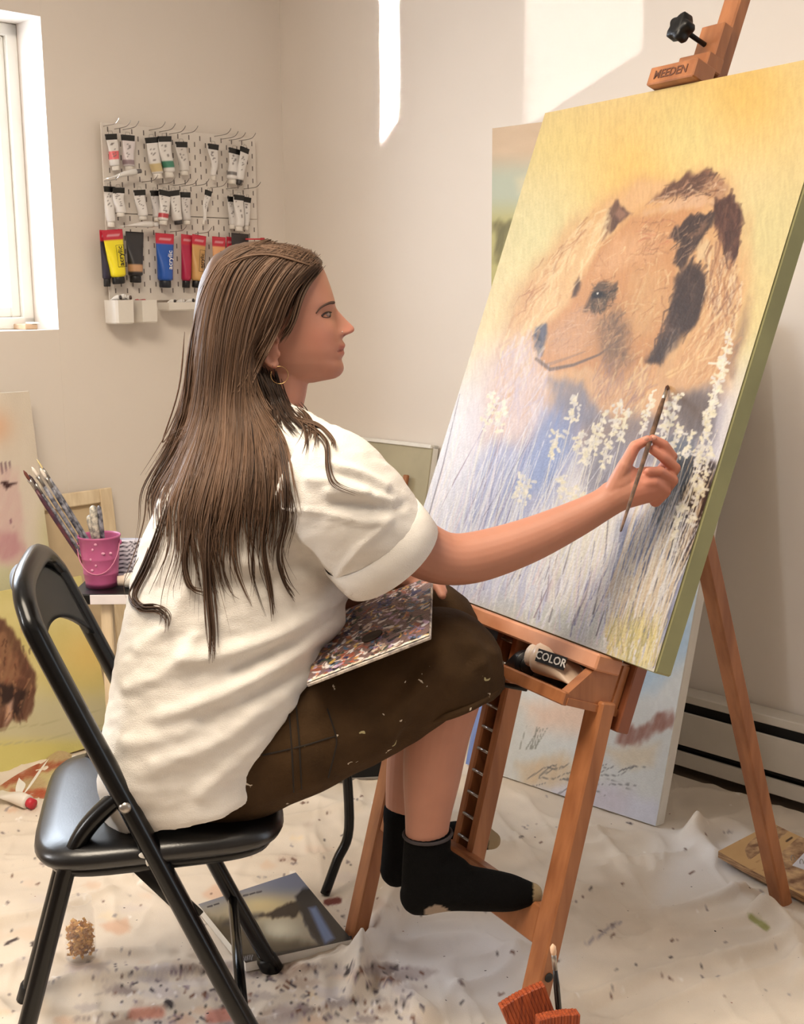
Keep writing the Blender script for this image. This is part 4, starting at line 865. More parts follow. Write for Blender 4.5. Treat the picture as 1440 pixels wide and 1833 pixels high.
# legs
skin.append(rchain([(385, 1365, 1.775, .082), (560, 1300, 1.785, .075), (720, 1215, 1.795, .064), (815, 1165, 1.80, .058), (804, 1230, 1.80, .0545), (784, 1310, 1.80, .0515), (773, 1390, 1.80, .046), (766, 1465, 1.80, .0365), (763, 1530, 1.80, .033), (762, 1570, 1.80, .032)], 24))
skin.append(rchain([(380, 1310, 1.93, .082), (600, 1225, 1.98, .072), (720, 1160, 2.02, .064), (788, 1125, 2.04, .057), (775, 1210, 2.035, .053), (744, 1330, 2.03, .0475), (733, 1415, 2.025, .0425), (724, 1490, 2.02, .034), (718, 1540, 2.02, .032)], 24))
skin += [capsule(D(762, 1575, 1.80), D(930, 1600, 1.80), .028, .018), capsule(D(720, 1535, 2.02), D(840, 1503, 2.05), .025, .014)]
# right hand closed on the brush
def cap_(a, b, r0, r1): return capsule(D(*a), D(*b), r0, r1, 12)
HY = 1.790
hand = [rchain([(1085, 900, HY, .0235), (1110, 884, HY-.002, .026), (1140, 872, HY-.002, .028), (1166, 866, HY+.002, .027), (1182, 862, HY+.006, .022)], 18),
        ellipsoid(D(1117, 862, HY-.010), (V(.024, 0, .012), V(0, .017, 0), V(-.006, 0, .022))),
        cap_((1098, 880, HY-.008), (1119, 834, HY-.016), .0150, .0115), cap_((1119, 834, HY-.016), (1137, 799, HY-.016), .0105, .0090), cap_((1137, 799, HY-.016), (1160, 787, HY-.013), .0088, .0068),   # thumb
        cap_((1180, 852, HY+.014), (1203, 817, HY+.006), .0105, .0090), cap_((1203, 817, HY+.006), (1189, 796, HY-.001), .0086, .0078), cap_((1189, 796, HY-.001), (1169, 785, HY-.007), .0076, .0064),   # index
        cap_((1187, 868, HY+.014), (1209, 838, HY+.003), .0105, .0090), cap_((1209, 838, HY+.003), (1187, 818, HY-.008), .0086, .0078), cap_((1187, 818, HY-.008), (1168, 805, HY-.011), .0076, .0064),   # middle
        cap_((1184, 884, HY+.010), (1205, 860, HY-.003), .0102, .0088), cap_((1205, 860, HY-.003), (1182, 843, HY-.017), .0084, .0076), cap_((1182, 843, HY-.017), (1161, 844, HY-.021), .0074, .0062),   # ring
        cap_((1174, 897, HY+.004), (1193, 880, HY-.009), .0095, .0080), cap_((1193, 880, HY-.009), (1173, 864, HY-.022), .0076, .0070), cap_((1173, 864, HY-.022), (1155, 866, HY-.024), .0068, .0058)]  # little
skin += hand
# left hand gripping the far edge of the palette
LH = [(735, 1030, 1.965)]
skin.append(rchain([(712, 1027, 1.976, .024), (735, 1030, 1.962, .026), (752, 1036, 1.95, .022)], 14))
for k, (dx, dyy, dY) in enumerate(((0, -10, .03), (6, -4, .02), (8, 3, .01), (6, 10, 0))):
    a = (752+dx, 1034+dyy, 1.955+dY); b = (778+dx, 1040+dyy, 1.945+dY); c = (786+dx, 1056+dyy, 1.93+dY)
    skin += [cap_(a, b, .0092, .0085), cap_(b, c, .0083, .0072)]
skin.append(cap_((735, 1038, 1.95), (752, 1050, 1.925), .0105, .0085))
bv, bf = remesh(skin, .0021, 2, .5)
# skin tone: lips, cheeks, knuckles
r_ = bv-HO; hf_, hu_, hs_ = (r_@HF)/KF+490, 570-r_[:, 2]/KU, r_@HS
near = (np.abs(hs_) < .11) & (hf_ > 360) & (hf_ < 650) & (hu_ > 430) & (hu_ < 700)
c0 = lin((180, 127, 107)); colr = np.tile(c0, (len(bv), 1))
colr *= (1+.05*vnoise(bv[:, 0]*40+bv[:, 1]*30, bv[:, 2]*40, 77, 3))[:, None]
def tint(a, c): 
    global colr
    a = np.clip(a, 0, 1)[:, None]; colr = colr*(1-a)+lin(c)*a
lipm = near*smooth((hf_-601)/8)*np.exp(-(((hu_-627)/9.5)**4))*(np.abs(hs_) < .026)
tint(lipm*.75, (178, 98, 88)); tint(near*np.exp(-((hf_-570)/30)**2-((hu_-605)/26)**2)*.35, (206, 132, 112))
tint(near*np.exp(-((hf_-625)/12)**2-((hu_-592)/10)**2)*.4, (206, 130, 114))
mouth = near*(np.abs(hu_-(628.3+.09*(614-hf_))) < 1.5)*(hf_ > 594)*(np.abs(hs_) < .0275); tint(mouth*.8, (112, 52, 48))
nost = near*np.exp(-((hf_-614)/5)**2-((hu_-601.5)/2.6)**2)*(np.abs(np.abs(hs_)-.008) < .008); tint(nost*.8, (110, 56, 48))
q_ = pr(bv); hnd = (q_[:, 0] > 1130) & (q_[:, 1] < 930); tint(hnd*.35, (216, 132, 110))
M_SKIN = vcmat('skin', .5, bump=.03, bscale=500, spec=.35, Subsurface_Weight=.12, Subsurface_Scale=.02)
M_SKIN.node_tree.nodes['Principled BSDF'].inputs['Subsurface Radius'].default_value = (1., .35, .2)
PB = V(-.361, 1.84, 0)
person = root('person', 'seated woman painter with long brown hair, white shirt and brown cropped trousers painting the bear', 'person', V(-.2, 1.85, .47))
body = obj('body', (bv, bf), M_SKIN, person, col=colr)
BV = BVHTree.FromPolygons(bv.tolist(), bf)
def hit(T, x, y, lift=.0, dflt=None):
    d = unit(ray(x, y)); h = T.ray_cast(Vector(_C), Vector(d))
    if h[0] is None: return dflt
    return np.array(h[0])-d*lift
# ---------------------------------------------------------------- trousers
pants = [ellipsoid(V(-.335, 1.845, .575), (V(.118, .02, 0), V(-.02, .172, 0), V(0, 0, .115)), 28, 18),
    chain([(330, 1372, 1.785, .085), (400, 1358, 1.775, .104), (500, 1325, 1.78, .098), (600, 1285, 1.785, .093), (690, 1240, 1.79, .091), (760, 1197, 1.795, .090), (792, 1186, 1.80, .089), (806, 1208, 1.80, .086), (817, 1250, 1.80, .077)], 32),
    chain([(330, 1320, 1.92, .085), (400, 1308, 1.93, .100), (600, 1222, 1.985, .092), (720, 1150, 2.02, .088), (768, 1126, 2.04, .084), (780, 1145, 2.04, .080), (792, 1190, 2.04, .073)], 32)]
pv, pf_ = remesh(pants, .006, 5, .5)
def vnorm(v, f):
    n = np.zeros_like(v); F4 = np.array([q if len(q) == 4 else (*q, q[-1]) for q in f]); a, b, c, d = (v[F4[:, i]] for i in range(4))
    fn = np.cross(c-a, d-b)
    for i in range(4): np.add.at(n, F4[:, i], fn)
    return n/(np.linalg.norm(n, axis=1)[:, None]+1e-12)
def fold(v, n, L):
    q = pr(v); dsp = np.zeros(len(v))
    for pts, h, w_ in L:
        P = spline(np.array(pts, float), 5); d = np.full(len(v), 1e9)
        for i in range(len(P)-1):
            a, b = P[i], P[i+1]; e = b-a; t = np.clip(((q-a)@e)/(e@e+1e-9), 0, 1); d = np.minimum(d, np.hypot(*(q-a-t[:, None]*e).T))
        dsp += h*np.exp(-(d/(1.25*w_))**2)
    return v+.95*n*dsp[:, None]
nn = vnorm(pv, pf_); pv = pv+nn*(.0035*vnoise(pv[:, 0]*14, pv[:, 2]*22+pv[:, 1]*12, 5, 3))[:, None]
pv = fold(pv, nn, [([(590, 1395), (600, 1330), (585, 1270)], .004, 5), ([(720, 1325), (770, 1250), (840, 1190)], -.008, 9), ([(735, 1300), (790, 1225), (862, 1185)], .007, 9), ([(700, 1320), (740, 1240), (800, 1170)], .006, 10), ([(760, 1160), (820, 1150), (880, 1170)], .005, 9), ([(520, 1400), (525, 1330), (515, 1260)], .004, 5), ([(640, 1300), (700, 1260), (740, 1200)], -.005, 10), ([(800, 1120), (840, 1140), (870, 1200)], .004, 8), ([(450, 1440), (560, 1400), (700, 1335)], .003, 8)])
M_PANTS = mat('brown_canvas_trousers', (66, 48, 29), .85, var=.12, scale=14, bump=.25, bscale=260, spec=.15)
def flecked(m, scale, th, c, seed):
    nt = m.node_tree; N = nt.nodes; L = nt.links; b = N['Principled BSDF']; src = b.inputs['Base Color'].links[0].from_socket
    tc = N.new('ShaderNodeTexCoord'); mp = N.new('ShaderNodeMapping'); mp.inputs['Location'].default_value = (seed, 0, 0); L.new(tc.outputs['Object'], mp.inputs['Vector'])
    nz = N.new('ShaderNodeTexNoise'); nz.inputs['Scale'].default_value = scale*1.7; L.new(mp.outputs['Vector'], nz.inputs['Vector'])
    ad = N.new('ShaderNodeMixRGB'); ad.inputs[0].default_value = .04; L.new(mp.outputs['Vector'], ad.inputs[1]); L.new(nz.outputs['Color'], ad.inputs[2])
    vo = N.new('ShaderNodeTexVoronoi'); vo.inputs['Scale'].default_value = scale; L.new(ad.outputs[0], vo.inputs['Vector'])
    sp = N.new('ShaderNodeSeparateColor'); L.new(vo.outputs['Color'], sp.inputs['Color'])
    ml = N.new('ShaderNodeMath'); ml.operation = 'MULTIPLY_ADD'; ml.inputs[1].default_value = th*2.2; ml.inputs[2].default_value = -th*1.2; L.new(sp.outputs[0], ml.inputs[0])
    lt = N.new('ShaderNodeMath'); lt.operation = 'LESS_THAN'; L.new(vo.outputs['Distance'], lt.inputs[0]); L.new(ml.outputs[0], lt.inputs[1])
    mx = N.new('ShaderNodeMix'); mx.data_type = 'RGBA'; L.new(lt.outputs[0], mx.inputs['Factor']); L.new(src, mx.inputs[6]); mx.inputs[7].default_value = (*lin(c), 1)
    L.new(mx.outputs[2], b.inputs['Base Color'])
flecked(M_PANTS, 40, .17, (196, 184, 166), 1.); flecked(M_PANTS, 24, .10, (170, 160, 120), 4.)
tr_ = obj('trousers', (pv, pf_), M_PANTS, person)
for cx_, cy_, Yc, rr, dx, dz in ((817, 1250, 1.80, .0775, .54, -.84), (792, 1190, 2.04, .0735, .3, -.95)):
    c_ = D(cx_, cy_, Yc); ax = unit(V(dx*.6, 0, dz)); x_ = unit(np.cross(ax, V(0, 1, 0))); y_ = np.cross(ax, x_); a = np.linspace(0, 2*np.pi, 41)
    obj('rolled_cuff', tube(np.array([c_-ax*.004+rr*(math.cos(t)*x_+math.sin(t)*y_) for t in a]), .0058, 10), M_PANTS, tr_)
PBV = BVHTree.FromPolygons(pv.tolist(), pf_)
for P in ([(516, 1262), (522, 1330), (526, 1418)], [(530, 1258), (536, 1330), (540, 1412)], [(586, 1268), (602, 1320), (600, 1345), (588, 1392)], [(470, 1352), (540, 1336), (600, 1318)]):
    L = [hit(PBV, x, y, .0003) for x, y in spline(np.array(P, float), 6)]; L = np.array([z for z in L if z is not None])
    if len(L) > 4: obj('seam', tube(L, .0014, 6), mat('seam_thread', (34, 25, 16), .9), tr_)
# ---------------------------------------------------------------- socks
def sock(parts, toe_x, heel):
    v, f = remesh(parts, .0045, 4, .5); q = pr(v); c = np.tile(lin((12, 12, 13)), (len(v), 1)); c[q[:, 0] > toe_x] = lin((150, 132, 104))
    hm = np.hypot((q[:, 0]-heel[0])/22, (q[:, 1]-heel[1])/11) < 1; c[hm] = lin((150, 136, 124))
    o = obj('sock', (v, f), M_SOCK, person, col=c); return o
M_SOCK = vcmat('knit_sock', .9, bump=.4, bscale=600, spec=.1)
s1_ = sock([rchain([(766, 1500, 1.80, .0385), (762, 1540, 1.80, .0375), (758, 1590, 1.80, .036)], 20), chain([(766, 1494, 1.80, .0372), (764, 1530, 1.80, .0378)], 20), rchain([(752, 1602, 1.80, .0335), (800, 1588, 1.80, .038), (860, 1592, 1.80, .0345), (915, 1598, 1.80, .030), (952, 1600, 1.80, .019)], 18),
      rchain([(820, 1592, 1.835, .026), (890, 1600, 1.845, .026), (940, 1604, 1.84, .018)], 16), rchain([(770, 1545, 1.80, .035), (815, 1572, 1.80, .034)], 16)], 955, (782, 1632))
s2_ = sock([rchain([(726, 1460, 2.02, .0385), (721, 1510, 2.02, .0365), (716, 1548, 2.02, .035)], 20), chain([(726, 1444, 2.02, .039), (724, 1470, 2.02, .039)], 20), rchain([(712, 1556, 2.02, .0325), (760, 1524, 2.035, .037), (812, 1503, 2.045, .033), (858, 1499, 2.055, .026), (880, 1504, 2.06, .018)], 18),
      rchain([(770, 1524, 2.065, .024), (840, 1506, 2.085, .022)], 16)], 874, (0, 0))
obj('sock_cuff', tube(np.array([D(766, 1492, 1.80)+.0385*V(math.cos(t), math.sin(t), .04*math.cos(t)) for t in np.linspace(0, 6.2832, 33)]), .0028, 8), mat('sock_rim', (62, 56, 58), .9), s1_)
# ---------------------------------------------------------------- shirt
def sring(l, r, y, Y, b, n=44, tilt=0., p=2.3):
    c = D((l+r)/2, y, Y); a = abs(D(r, y, Y)[0]-D(l, y, Y)[0])/2; t = np.linspace(0, 2*np.pi, n, endpoint=False); cs, sn_ = np.cos(t), np.sin(t)
    x = a*np.sign(cs)*np.abs(cs)**(2/p); yy = b*np.sign(sn_)*np.abs(sn_)**(2/p); yw = math.radians(12)
    return np.stack([c[0]+x, c[1]+yy+x*.12, c[2]+x*tilt-yy*.06], -1)
SR = [sring(452, 548, 752, 1.875, .055), sring(432, 560, 766, 1.872, .075), sring(370, 606, 792, 1.868, .135), sring(322, 634, 830, 1.864, .172), sring(296, 640, 880, 1.86, .185), sring(268, 638, 940, 1.858, .186), sring(246, 634, 1020, 1.855, .184),
      sring(233, 618, 1100, 1.850, .188, p=2.6), sring(222, 580, 1190, 1.843, .194, tilt=-.02, p=2.9), sring(207, 535, 1280, 1.838, .198, tilt=.03, p=3.2), sring(200, 504, 1335, 1.836, .200, tilt=.08, p=3.2)]
t = np.linspace(0, 2*np.pi, 44, endpoint=False); hk = lambda c: np.sign(c)*np.abs(c)**(2/2.9)
hemF, hemB, hemN = D(480, 1372, 1.80), D(206, 1412, 1.85), D(296, 1490, 1.645)
hc = (hemF+hemB)/2; A1 = hemF-hc; B1 = hc-hemN
hem = hc+hk(np.cos(t))[:, None]*A1+hk(np.sin(t))[:, None]*np.where(np.sin(t)[:, None] < 0, B1, V(.02, .175, -.03))
SR.append((SR[-1]+hem)/2); SR.append(hem)
shirt = [loft(SR), chain([(545, 838, 1.73, .074), (590, 868, 1.715, .083), (630, 915, 1.715, .0865), (662, 955, 1.725, .0845), (692, 990, 1.738, .0815)], 32), capsule(D(545, 822, 1.74), D(590, 850, 1.72), .06, .06, 16),
         chain([(440, 850, 1.99, .07), (470, 900, 2.03, .08), (515, 985, 2.075, .075)], 24), rchain([(478, 790, 1.87, .07), (540, 815, 1.76, .062), (575, 838, 1.725, .058)], 18), rchain([(470, 790, 1.88, .07), (440, 825, 1.99, .06)], 18)]
sv, sf_ = remesh(shirt, .0055, 6, .5)
nn = vnorm(sv, sf_)
sv = sv+nn*(.004*vnoise(sv[:, 0]*9+sv[:, 2]*5, sv[:, 2]*16-sv[:, 0]*9, 15, 3)+.0016*vnoise(sv[:, 0]*50, sv[:, 2]*90+sv[:, 1]*40, 16, 2))[:, None]
FD = [([(626, 1060), (540, 1120), (420, 1165), (330, 1180)], .011, 13), ([(604, 1110), (500, 1190), (380, 1250), (290, 1280)], .010, 14), ([(560, 1190), (470, 1270), (380, 1330), (280, 1370)], .009, 14), ([(520, 1260), (440, 1350), (360, 1420)], .007, 12),
      ([(620, 1075), (520, 1150), (420, 1200)], -.009, 12), ([(580, 1160), (480, 1230), (360, 1290)], -.008, 12), ([(650, 880), (600, 862), (555, 856)], .008, 8), ([(700, 900), (650, 885), (590, 880)], .009, 8), ([(690, 870), (640, 845), (590, 830)], .008, 7), ([(720, 905), (660, 905), (600, 900)], -.006, 7),
      ([(510, 908), (580, 918), (650, 935), (690, 930)], .005, 4), ([(600, 1035), (640, 985), (700, 930)], .004, 5), ([(560, 1040), (460, 1010), (380, 1000)], .006, 14), ([(550, 1000), (480, 1035), (380, 1045)], -.006, 12), ([(250, 1160), (300, 1120), (330, 1060)], .006, 10), ([(230, 1230), (300, 1200), (350, 1140)], .005, 10), ([(230, 1330), (330, 1310), (420, 1260)], .005, 12)]
sv = fold(sv, nn, FD)
M_SHIRT = mat('white_gauze_cotton', (226, 221, 214), .85, var=.02, scale=30, bump=.35, bscale=420, spec=.2, stretch=(1, 1, 2.4))
sh = obj('shirt', (sv, sf_), M_SHIRT, person)
# sleeve cuff band, hem edge
c_ = D(690, 988, 1.737); ax = unit(D(692, 990, 1.738)-D(662, 955, 1.725)); x_ = unit(np.cross(ax, V(0, 1, 0))); y_ = np.cross(ax, x_); a = np.linspace(0, 2*np.pi, 40, endpoint=False)
band = [c_+ax*h+(r)*(np.cos(a)[:, None]*x_+np.sin(a)[:, None]*y_)*(1+.02*np.sin(3*a))[:, None] for h, r in ((-.040, .0835), (-.038, .0865), (-.012, .0865), (.012, .0850), (.0135, .083), (.012, .080), (-.02, .079))]
obj('sleeve_cuff', loft(band, cap=False), M_SHIRT, sh)
SB = BVHTree.FromPolygons(sv.tolist(), sf_)
# ---------------------------------------------------------------- hair
hl = tab([(432, 455), (436, 428), (440, 415), (455, 391), (470, 379), (490, 368), (510, 361), (540, 354), (570, 349), (610, 346), (640, 344), (670, 341), (700, 338), (730, 334), (760, 326), (790, 316), (830, 300), (870, 288), (895, 296)])
hr = tab([(432, 480), (436, 512), (440, 536), (448, 556), (455, 568), (464, 578), (472, 580), (480, 574), (490, 562), (510, 552), (540, 545), (570, 528), (590, 499), (605, 480), (620, 468), (640, 464), (655, 470), (670, 490), (700, 508), (730, 512), (760, 516), (790, 512), (830, 500), (870, 478), (895, 440)])
hw = tab([(432, .012), (436, .032), (440, .044), (455, .062), (470, .071), (490, .0775), (510, .081), (540, .0825), (570, .0825), (600, .081), (640, .079), (680, .076), (720, .078), (760, .10), (790, .135), (830, .172), (870, .180), (895, .165)])
HR = []
for y in np.concatenate([np.linspace(432, 480, 14), np.linspace(486, 895, 54)]):
    l, r, w_ = float(hl(y)), float(hr(y)), float(hw(y)); t = np.linspace(0, 2*np.pi, 60, endpoint=False); c, s = np.cos(t), np.sin(t); m_ = (l+r)/2 if r-l < 160 else l+.5*(r-l)
    p1 = 4.2 if y > 470 else 2.6
    f__ = np.where(c > 0, m_+(r-m_)*np.abs(c)**(2/p1), m_-(m_-l)*np.abs(c)**(2/2.1)); s__ = w_*np.sign(s)*np.abs(s)**(2/np.where(c > 0, p1, 2.1))
    HR.append(np.array([H(a, y, b) for a, b in zip(f__, s__)]))
hv, hf2 = loft(HR); hv, hf2 = remesh([(hv, hf2)], .0045, 5, .5)
hq = pr(hv); stre = vnoise(hq[:, 0]*.10+hq[:, 1]*.03, hq[:, 1]*.008, 41, 3); hn = vnorm(hv, hf2); hv = hv+hn*(stre*.0022)[:, None]
def haircol(t):  # 0 dark .. 1 light
    t = np.clip(t, 0, 1)[..., None]; return lin((38, 28, 23))*(1-t)+lin((124, 96, 76))*t
M_HAIR = vcmat('brown_hair', .55, spec=.22)
hm_ = obj('hair', (hv, hf2), M_HAIR, person, col=haircol(.28+.25*stre))
HB = BVHTree.FromPolygons(hv.tolist(), hf2)
def hit_any(x, y, lift, Yd):
    best = None
    for T in (HB, SB, BV):
        p = hit(T, x, y, lift)
        if p is not None and (best is None or p[1] < best[1]): best = p
    return best if best is not None else D(x, y, Yd)
G = [[(468, 434), (402, 458), (364, 530), (347, 620), (338, 720), (306, 800), (270, 872), (266, 930), (248, 1000), (233, 1045), (243, 1085)],
     [(486, 434), (416, 462), (378, 540), (362, 640), (350, 740), (318, 820), (286, 890), (290, 960), (262, 1030), (240, 1090), (262, 1110)],
     [(500, 435), (436, 470), (400, 560), (386, 670), (372, 770), (346, 860), (330, 930), (330, 1000), (320, 1060), (330, 1090), (335, 1110)],
     [(515, 437), (456, 480), (418, 570), (404, 690), (398, 790), (372, 890), (362, 960), (376, 1040), (380, 1110), (378, 1170), (378, 1190)],
     [(530, 441), (478, 490), (440, 580), (424, 690), (424, 800), (412, 900), (396, 960), (392, 1020), (412, 1060), (430, 1070), (440, 1072)],
     [(545, 447), (500, 495), (462, 580), (446, 680), (452, 780), (448, 870), (440, 940), (450, 1000), (462, 1060), (470, 1100), (478, 1130)],
     [(556, 452), (514, 500), (472, 582), (436, 660), (452, 740), (486, 820), (484, 900), (474, 960), (470, 1010), (488, 1060), (500, 1090)],
     [(566, 458), (526, 505), (484, 585), (446, 650), (462, 722), (500, 780), (512, 850), (520, 920), (502, 980), (508, 1030), (530, 1070)]]
G = [spline(np.array(g, float), 5) for g in G]; NG = len(G)
SG, SC_ = [], []
def strand(P, r0, shade, lift, Yd=1.88):
    P = np.asarray(P); out = []; Yp = Yd
    for i, (x, y) in enumerate(P):
        p = hit_any(x, y, lift, Yp)
        if out and abs(p[1]-out[-1][1]) > .03: p = D(x, y, out[-1][1]+np.clip(p[1]-out[-1][1], -.018, .018))
        Yp = p[1]; out.append(p)
    out = np.array(out); k = np.array([.25, .5, .25])
    for _ in range(2): out[1:-1] = .25*out[:-2]+.5*out[1:-1]+.25*out[2:]
    n = len(out); rr = r0*np.clip(np.minimum(np.linspace(.3, 5, n), np.linspace(2.6, .12, n)), .12, 1)
    g = tube(out, rr, 4, cap=False); SG.append(g)
    sh_ = np.clip(shade+RNG.normal(0, .05)+.18*np.linspace(-.3, 1, n)**2, 0, 1); SC_.append(np.repeat(haircol(sh_), 4, axis=0))
for i in range(150):                                  # locks
    t = RNG.random()*(NG-1); k = int(t); u = t-k; g = G[k]*(1-u)+G[k+1]*u; n = len(g)
    e0_ = int(n*np.clip(RNG.normal(.55, .05) if RNG.random() < .8 else RNG.normal(.66, .07), .42, 1.0)); s0_ = int(RNG.integers(0, 4)) if RNG.random() < .7 else int(RNG.integers(8, 22))
    if e0_-s0_ < 9: continue
    base = g[s0_:e0_].copy(); m = len(base); w_ = np.linspace(0, 1, m); base[:, 0] += RNG.uniform(1, 5)*np.sin(w_*RNG.uniform(3, 9)+RNG.uniform(0, 6.28))*(.2+1.5*w_)+RNG.normal(0, 9)*w_**2; base[:, 1] += RNG.normal(0, 3)
    sd = .30+.24*RNG.random()+.10*math.sin(t*9.3); lf = RNG.uniform(.003, .010)
    for j in range(9):
        o_ = RNG.normal(0, 4.6); cut = m-int(RNG.integers(0, max(2, m//5))); gg = base[:cut].copy(); gg[:, 0] += o_*(1+.9*w_[:cut]**3)+RNG.normal(0, .8)+RNG.normal(0, 7)*w_[:cut]**4; gg[:, 1] += RNG.normal(0, 2)
        strand(gg, RNG.uniform(.0010, .0020), sd+RNG.normal(0, .05), lf+RNG.uniform(-.001, .002))
for i in range(420):
    t = RNG.random()*(NG-1); k = int(t); u = t-k; g = G[k]*(1-u)+G[k+1]*u; n = len(g); e0_ = int(n*np.clip(RNG.normal(.60, .12), .35, 1.)); s0_ = int(RNG.integers(0, 18))
    if e0_-s0_ < 8: continue
    g = g[s0_:e0_].copy(); m = len(g); g[:, 0] += RNG.uniform(0, 4)*np.sin(np.linspace(0, RNG.uniform(3, 9), m)+RNG.uniform(0, 6.28))*np.linspace(.2, 1.8, m)+RNG.normal(0, 3)+RNG.normal(0, 14)*np.linspace(0, 1, m)**2
    strand(g, RNG.uniform(.0006, .0012), .42+RNG.normal(0, .12), RNG.uniform(.004, .013))
for i in range(70):                                   # long loose wisps
    t = RNG.random()*(NG-1); k = int(t); u = t-k; g = G[k]*(1-u)+G[k+1]*u; n = len(g); e0_ = int(n*np.clip(RNG.normal(.80, .10), .62, 1.)); g = g[14:e0_].copy(); m = len(g); w_ = np.linspace(0, 1, m)
    g[:, 0] += RNG.uniform(2, 8)*np.sin(w_*RNG.uniform(4, 9)+RNG.uniform(0, 6.28))*(.1+1.6*w_**1.5)+RNG.normal(0, 14)*w_
    for j in range(int(RNG.integers(1, 4))): strand(g+np.array([RNG.normal(0, 1.6), 0]), RNG.uniform(.0007, .0012), .30+RNG.normal(0, .10), RNG.uniform(.004, .008))
# named locks and flyaways
L_ = [([(300, 900), (282, 960), (258, 1020), (238, 1062), (250, 1085), (280, 1086), (298, 1100), (296, 1120)], 14, 3, .22), ([(565, 470), (520, 520), (492, 590), (462, 648), (430, 705), (380, 750), (320, 785)], 46, 5, .5), ([(575, 474), (540, 520), (520, 580), (500, 610)], 18, 4, .3),
      ([(520, 745), (555, 762), (585, 790), (588, 830), (600, 865), (640, 882)], 6, 2.5, .42), ([(530, 748), (570, 760), (596, 785), (598, 800)], 8, 2, .4), ([(535, 730), (552, 748), (560, 775), (556, 800)], 14, 6, .3), ([(490, 760), (510, 850), (510, 930), (498, 990), (510, 1040), (528, 1068)], 10, 3, .25), ([(470, 780), (480, 900), (472, 980), (486, 1060), (490, 1098)], 10, 3, .25),
      ([(380, 900), (372, 980), (374, 1060), (380, 1130), (378, 1180)], 14, 3, .22), ([(345, 930), (330, 1000), (340, 1050), (365, 1060)], 8, 3, .3), ([(560, 470), (480, 450), (410, 470), (372, 530)], 30, 6, .5), ([(350, 600), (340, 700), (310, 790), (330, 760)], 14, 8, .6), ([(484, 676), (492, 705), (508, 740), (530, 765)], 44, 8, .05), ([(470, 672), (488, 712), (503, 750)], 40, 8, .05)]
for P, cnt, spd, sd in L_:
    P = spline(np.array(P, float), 6); m = len(P)
    for _ in range(cnt):
        o_ = RNG.normal(0, spd, 2); w_ = RNG.normal(0, spd*1.2, 2); strand(P+o_+np.linspace(0, 1, m)[:, None]**1.5*w_, RNG.uniform(.0008, .0016), sd+RNG.normal(0, .06), RNG.uniform(.003, .013))
gv, gf = merge(SG); obj('hair_strands', (gv, gf), M_HAIR, hm_, col=np.concatenate(SC_), kind='stuff')
# ---------------------------------------------------------------- face details
def skinline(P, r, lift, n=6): return tube(np.array([hit(BV, x, y, lift, D(x, y, 1.84)) for x, y in spline(np.array(P, float), 5)]), np.array(r) if np.ndim(r) else r, n)
br = spline([(566, 561), (572, 553), (581, 546.5), (590, 542.5), (597, 541.5)], 5); bp_ = [hit(BV, x, y, .0004, None) for x, y in br]; bp_ = np.array([p for p in bp_ if p is not None])
obj('eyebrow', tube(bp_, np.linspace(.0010, .0032, len(bp_)), 8, flat=.8), mat('brow_brown', (66, 44, 34), .8), person)
ec = H(588.5, 563.5, .0305)
ey = obj('eye', ellipsoid(ec-HF*.0082, (HF*.0104, V(0, 0, .0056), HS*.0104), 20, 14), mat('eye_white', (140, 118, 110), .3), person)
obj('iris', ellipsoid(ec+HF*.0004-V(0, 0, .0004), (HF*.0024, V(0, 0, .0044), HS*.0056), 14, 8), mat('iris_brown', (50, 36, 30), .2), ey)
obj('upper_lashes', skinline([(576, 566), (581, 561.5), (587, 559), (593, 559.5)], .0014, .0006), mat('lash_dark', (40, 26, 24), .7), person)
obj('lower_lashes', skinline([(578, 567), (584, 568.5), (590, 568)], .0006, .0004), MATS['lash_dark'], person)
ep = H(491, 652, .071)
obj('hoop_earring', tube(np.array([ep+HF*(.006+.013*math.sin(t))+V(0, 0, -.013+.013*math.cos(t))+HS*.004 for t in np.linspace(-.6, 5.2, 40)]), .0006, 6), mat('gold_wire', (214, 176, 120), .25, metal=1.), person)
obj('nose_stud', ellipsoid(hit(BV, 613, 594, .0003, H(613, 594, .016)), (HF*.0011, V(0, 0, .0011), HS*.0011), 10, 6), mat('silver_stud', (230, 226, 222), .15, metal=1.), person)
bw_ = D(706, 1024, 1.978); ax = unit(D(690, 1030, 1.99)-D(715, 1026, 1.975)); x_ = unit(np.cross(ax, V(0, 0, 1))); y_ = np.cross(ax, x_)
obj('bracelet', tube(np.array([bw_+.0295*(math.cos(t)*x_+math.sin(t)*y_) for t in np.linspace(0, 6.2832, 33)]), .0011, 6), MATS['gold_wire'], person)
for x, y in ((1157, 786), (1171, 784)):
    obj('fingernail', ellipsoid(hit(BV, x, y, .0, D(x, y, HY)), (V(.0042, 0, .0018), V(0, .0012, 0), V(-.0012, 0, .0030)), 10, 6), mat('nail', (214, 158, 138), .3), person)
# ---------------------------------------------------------------- brush in hand
CN = TB  # canvas back direction
bt = pl(1197, 690, CBL, TB)-TB*.001; bg = D(1164, 789, HY-.011); bd_ = unit(bg-bt); be = bt+bd_*(np.linalg.norm(bg-bt)*2.40)
brush('held_paintbrush', 'thin dark-handled paintbrush in the painter\'s right hand, touching the canvas', bt, be, .0036, mat('held_handle', (104, 78, 60), .45, col2=(40, 26, 24), scale=55), .018, .0030, mat('wet_dark_bristles', (58, 30, 24), .5), flatb=1.)
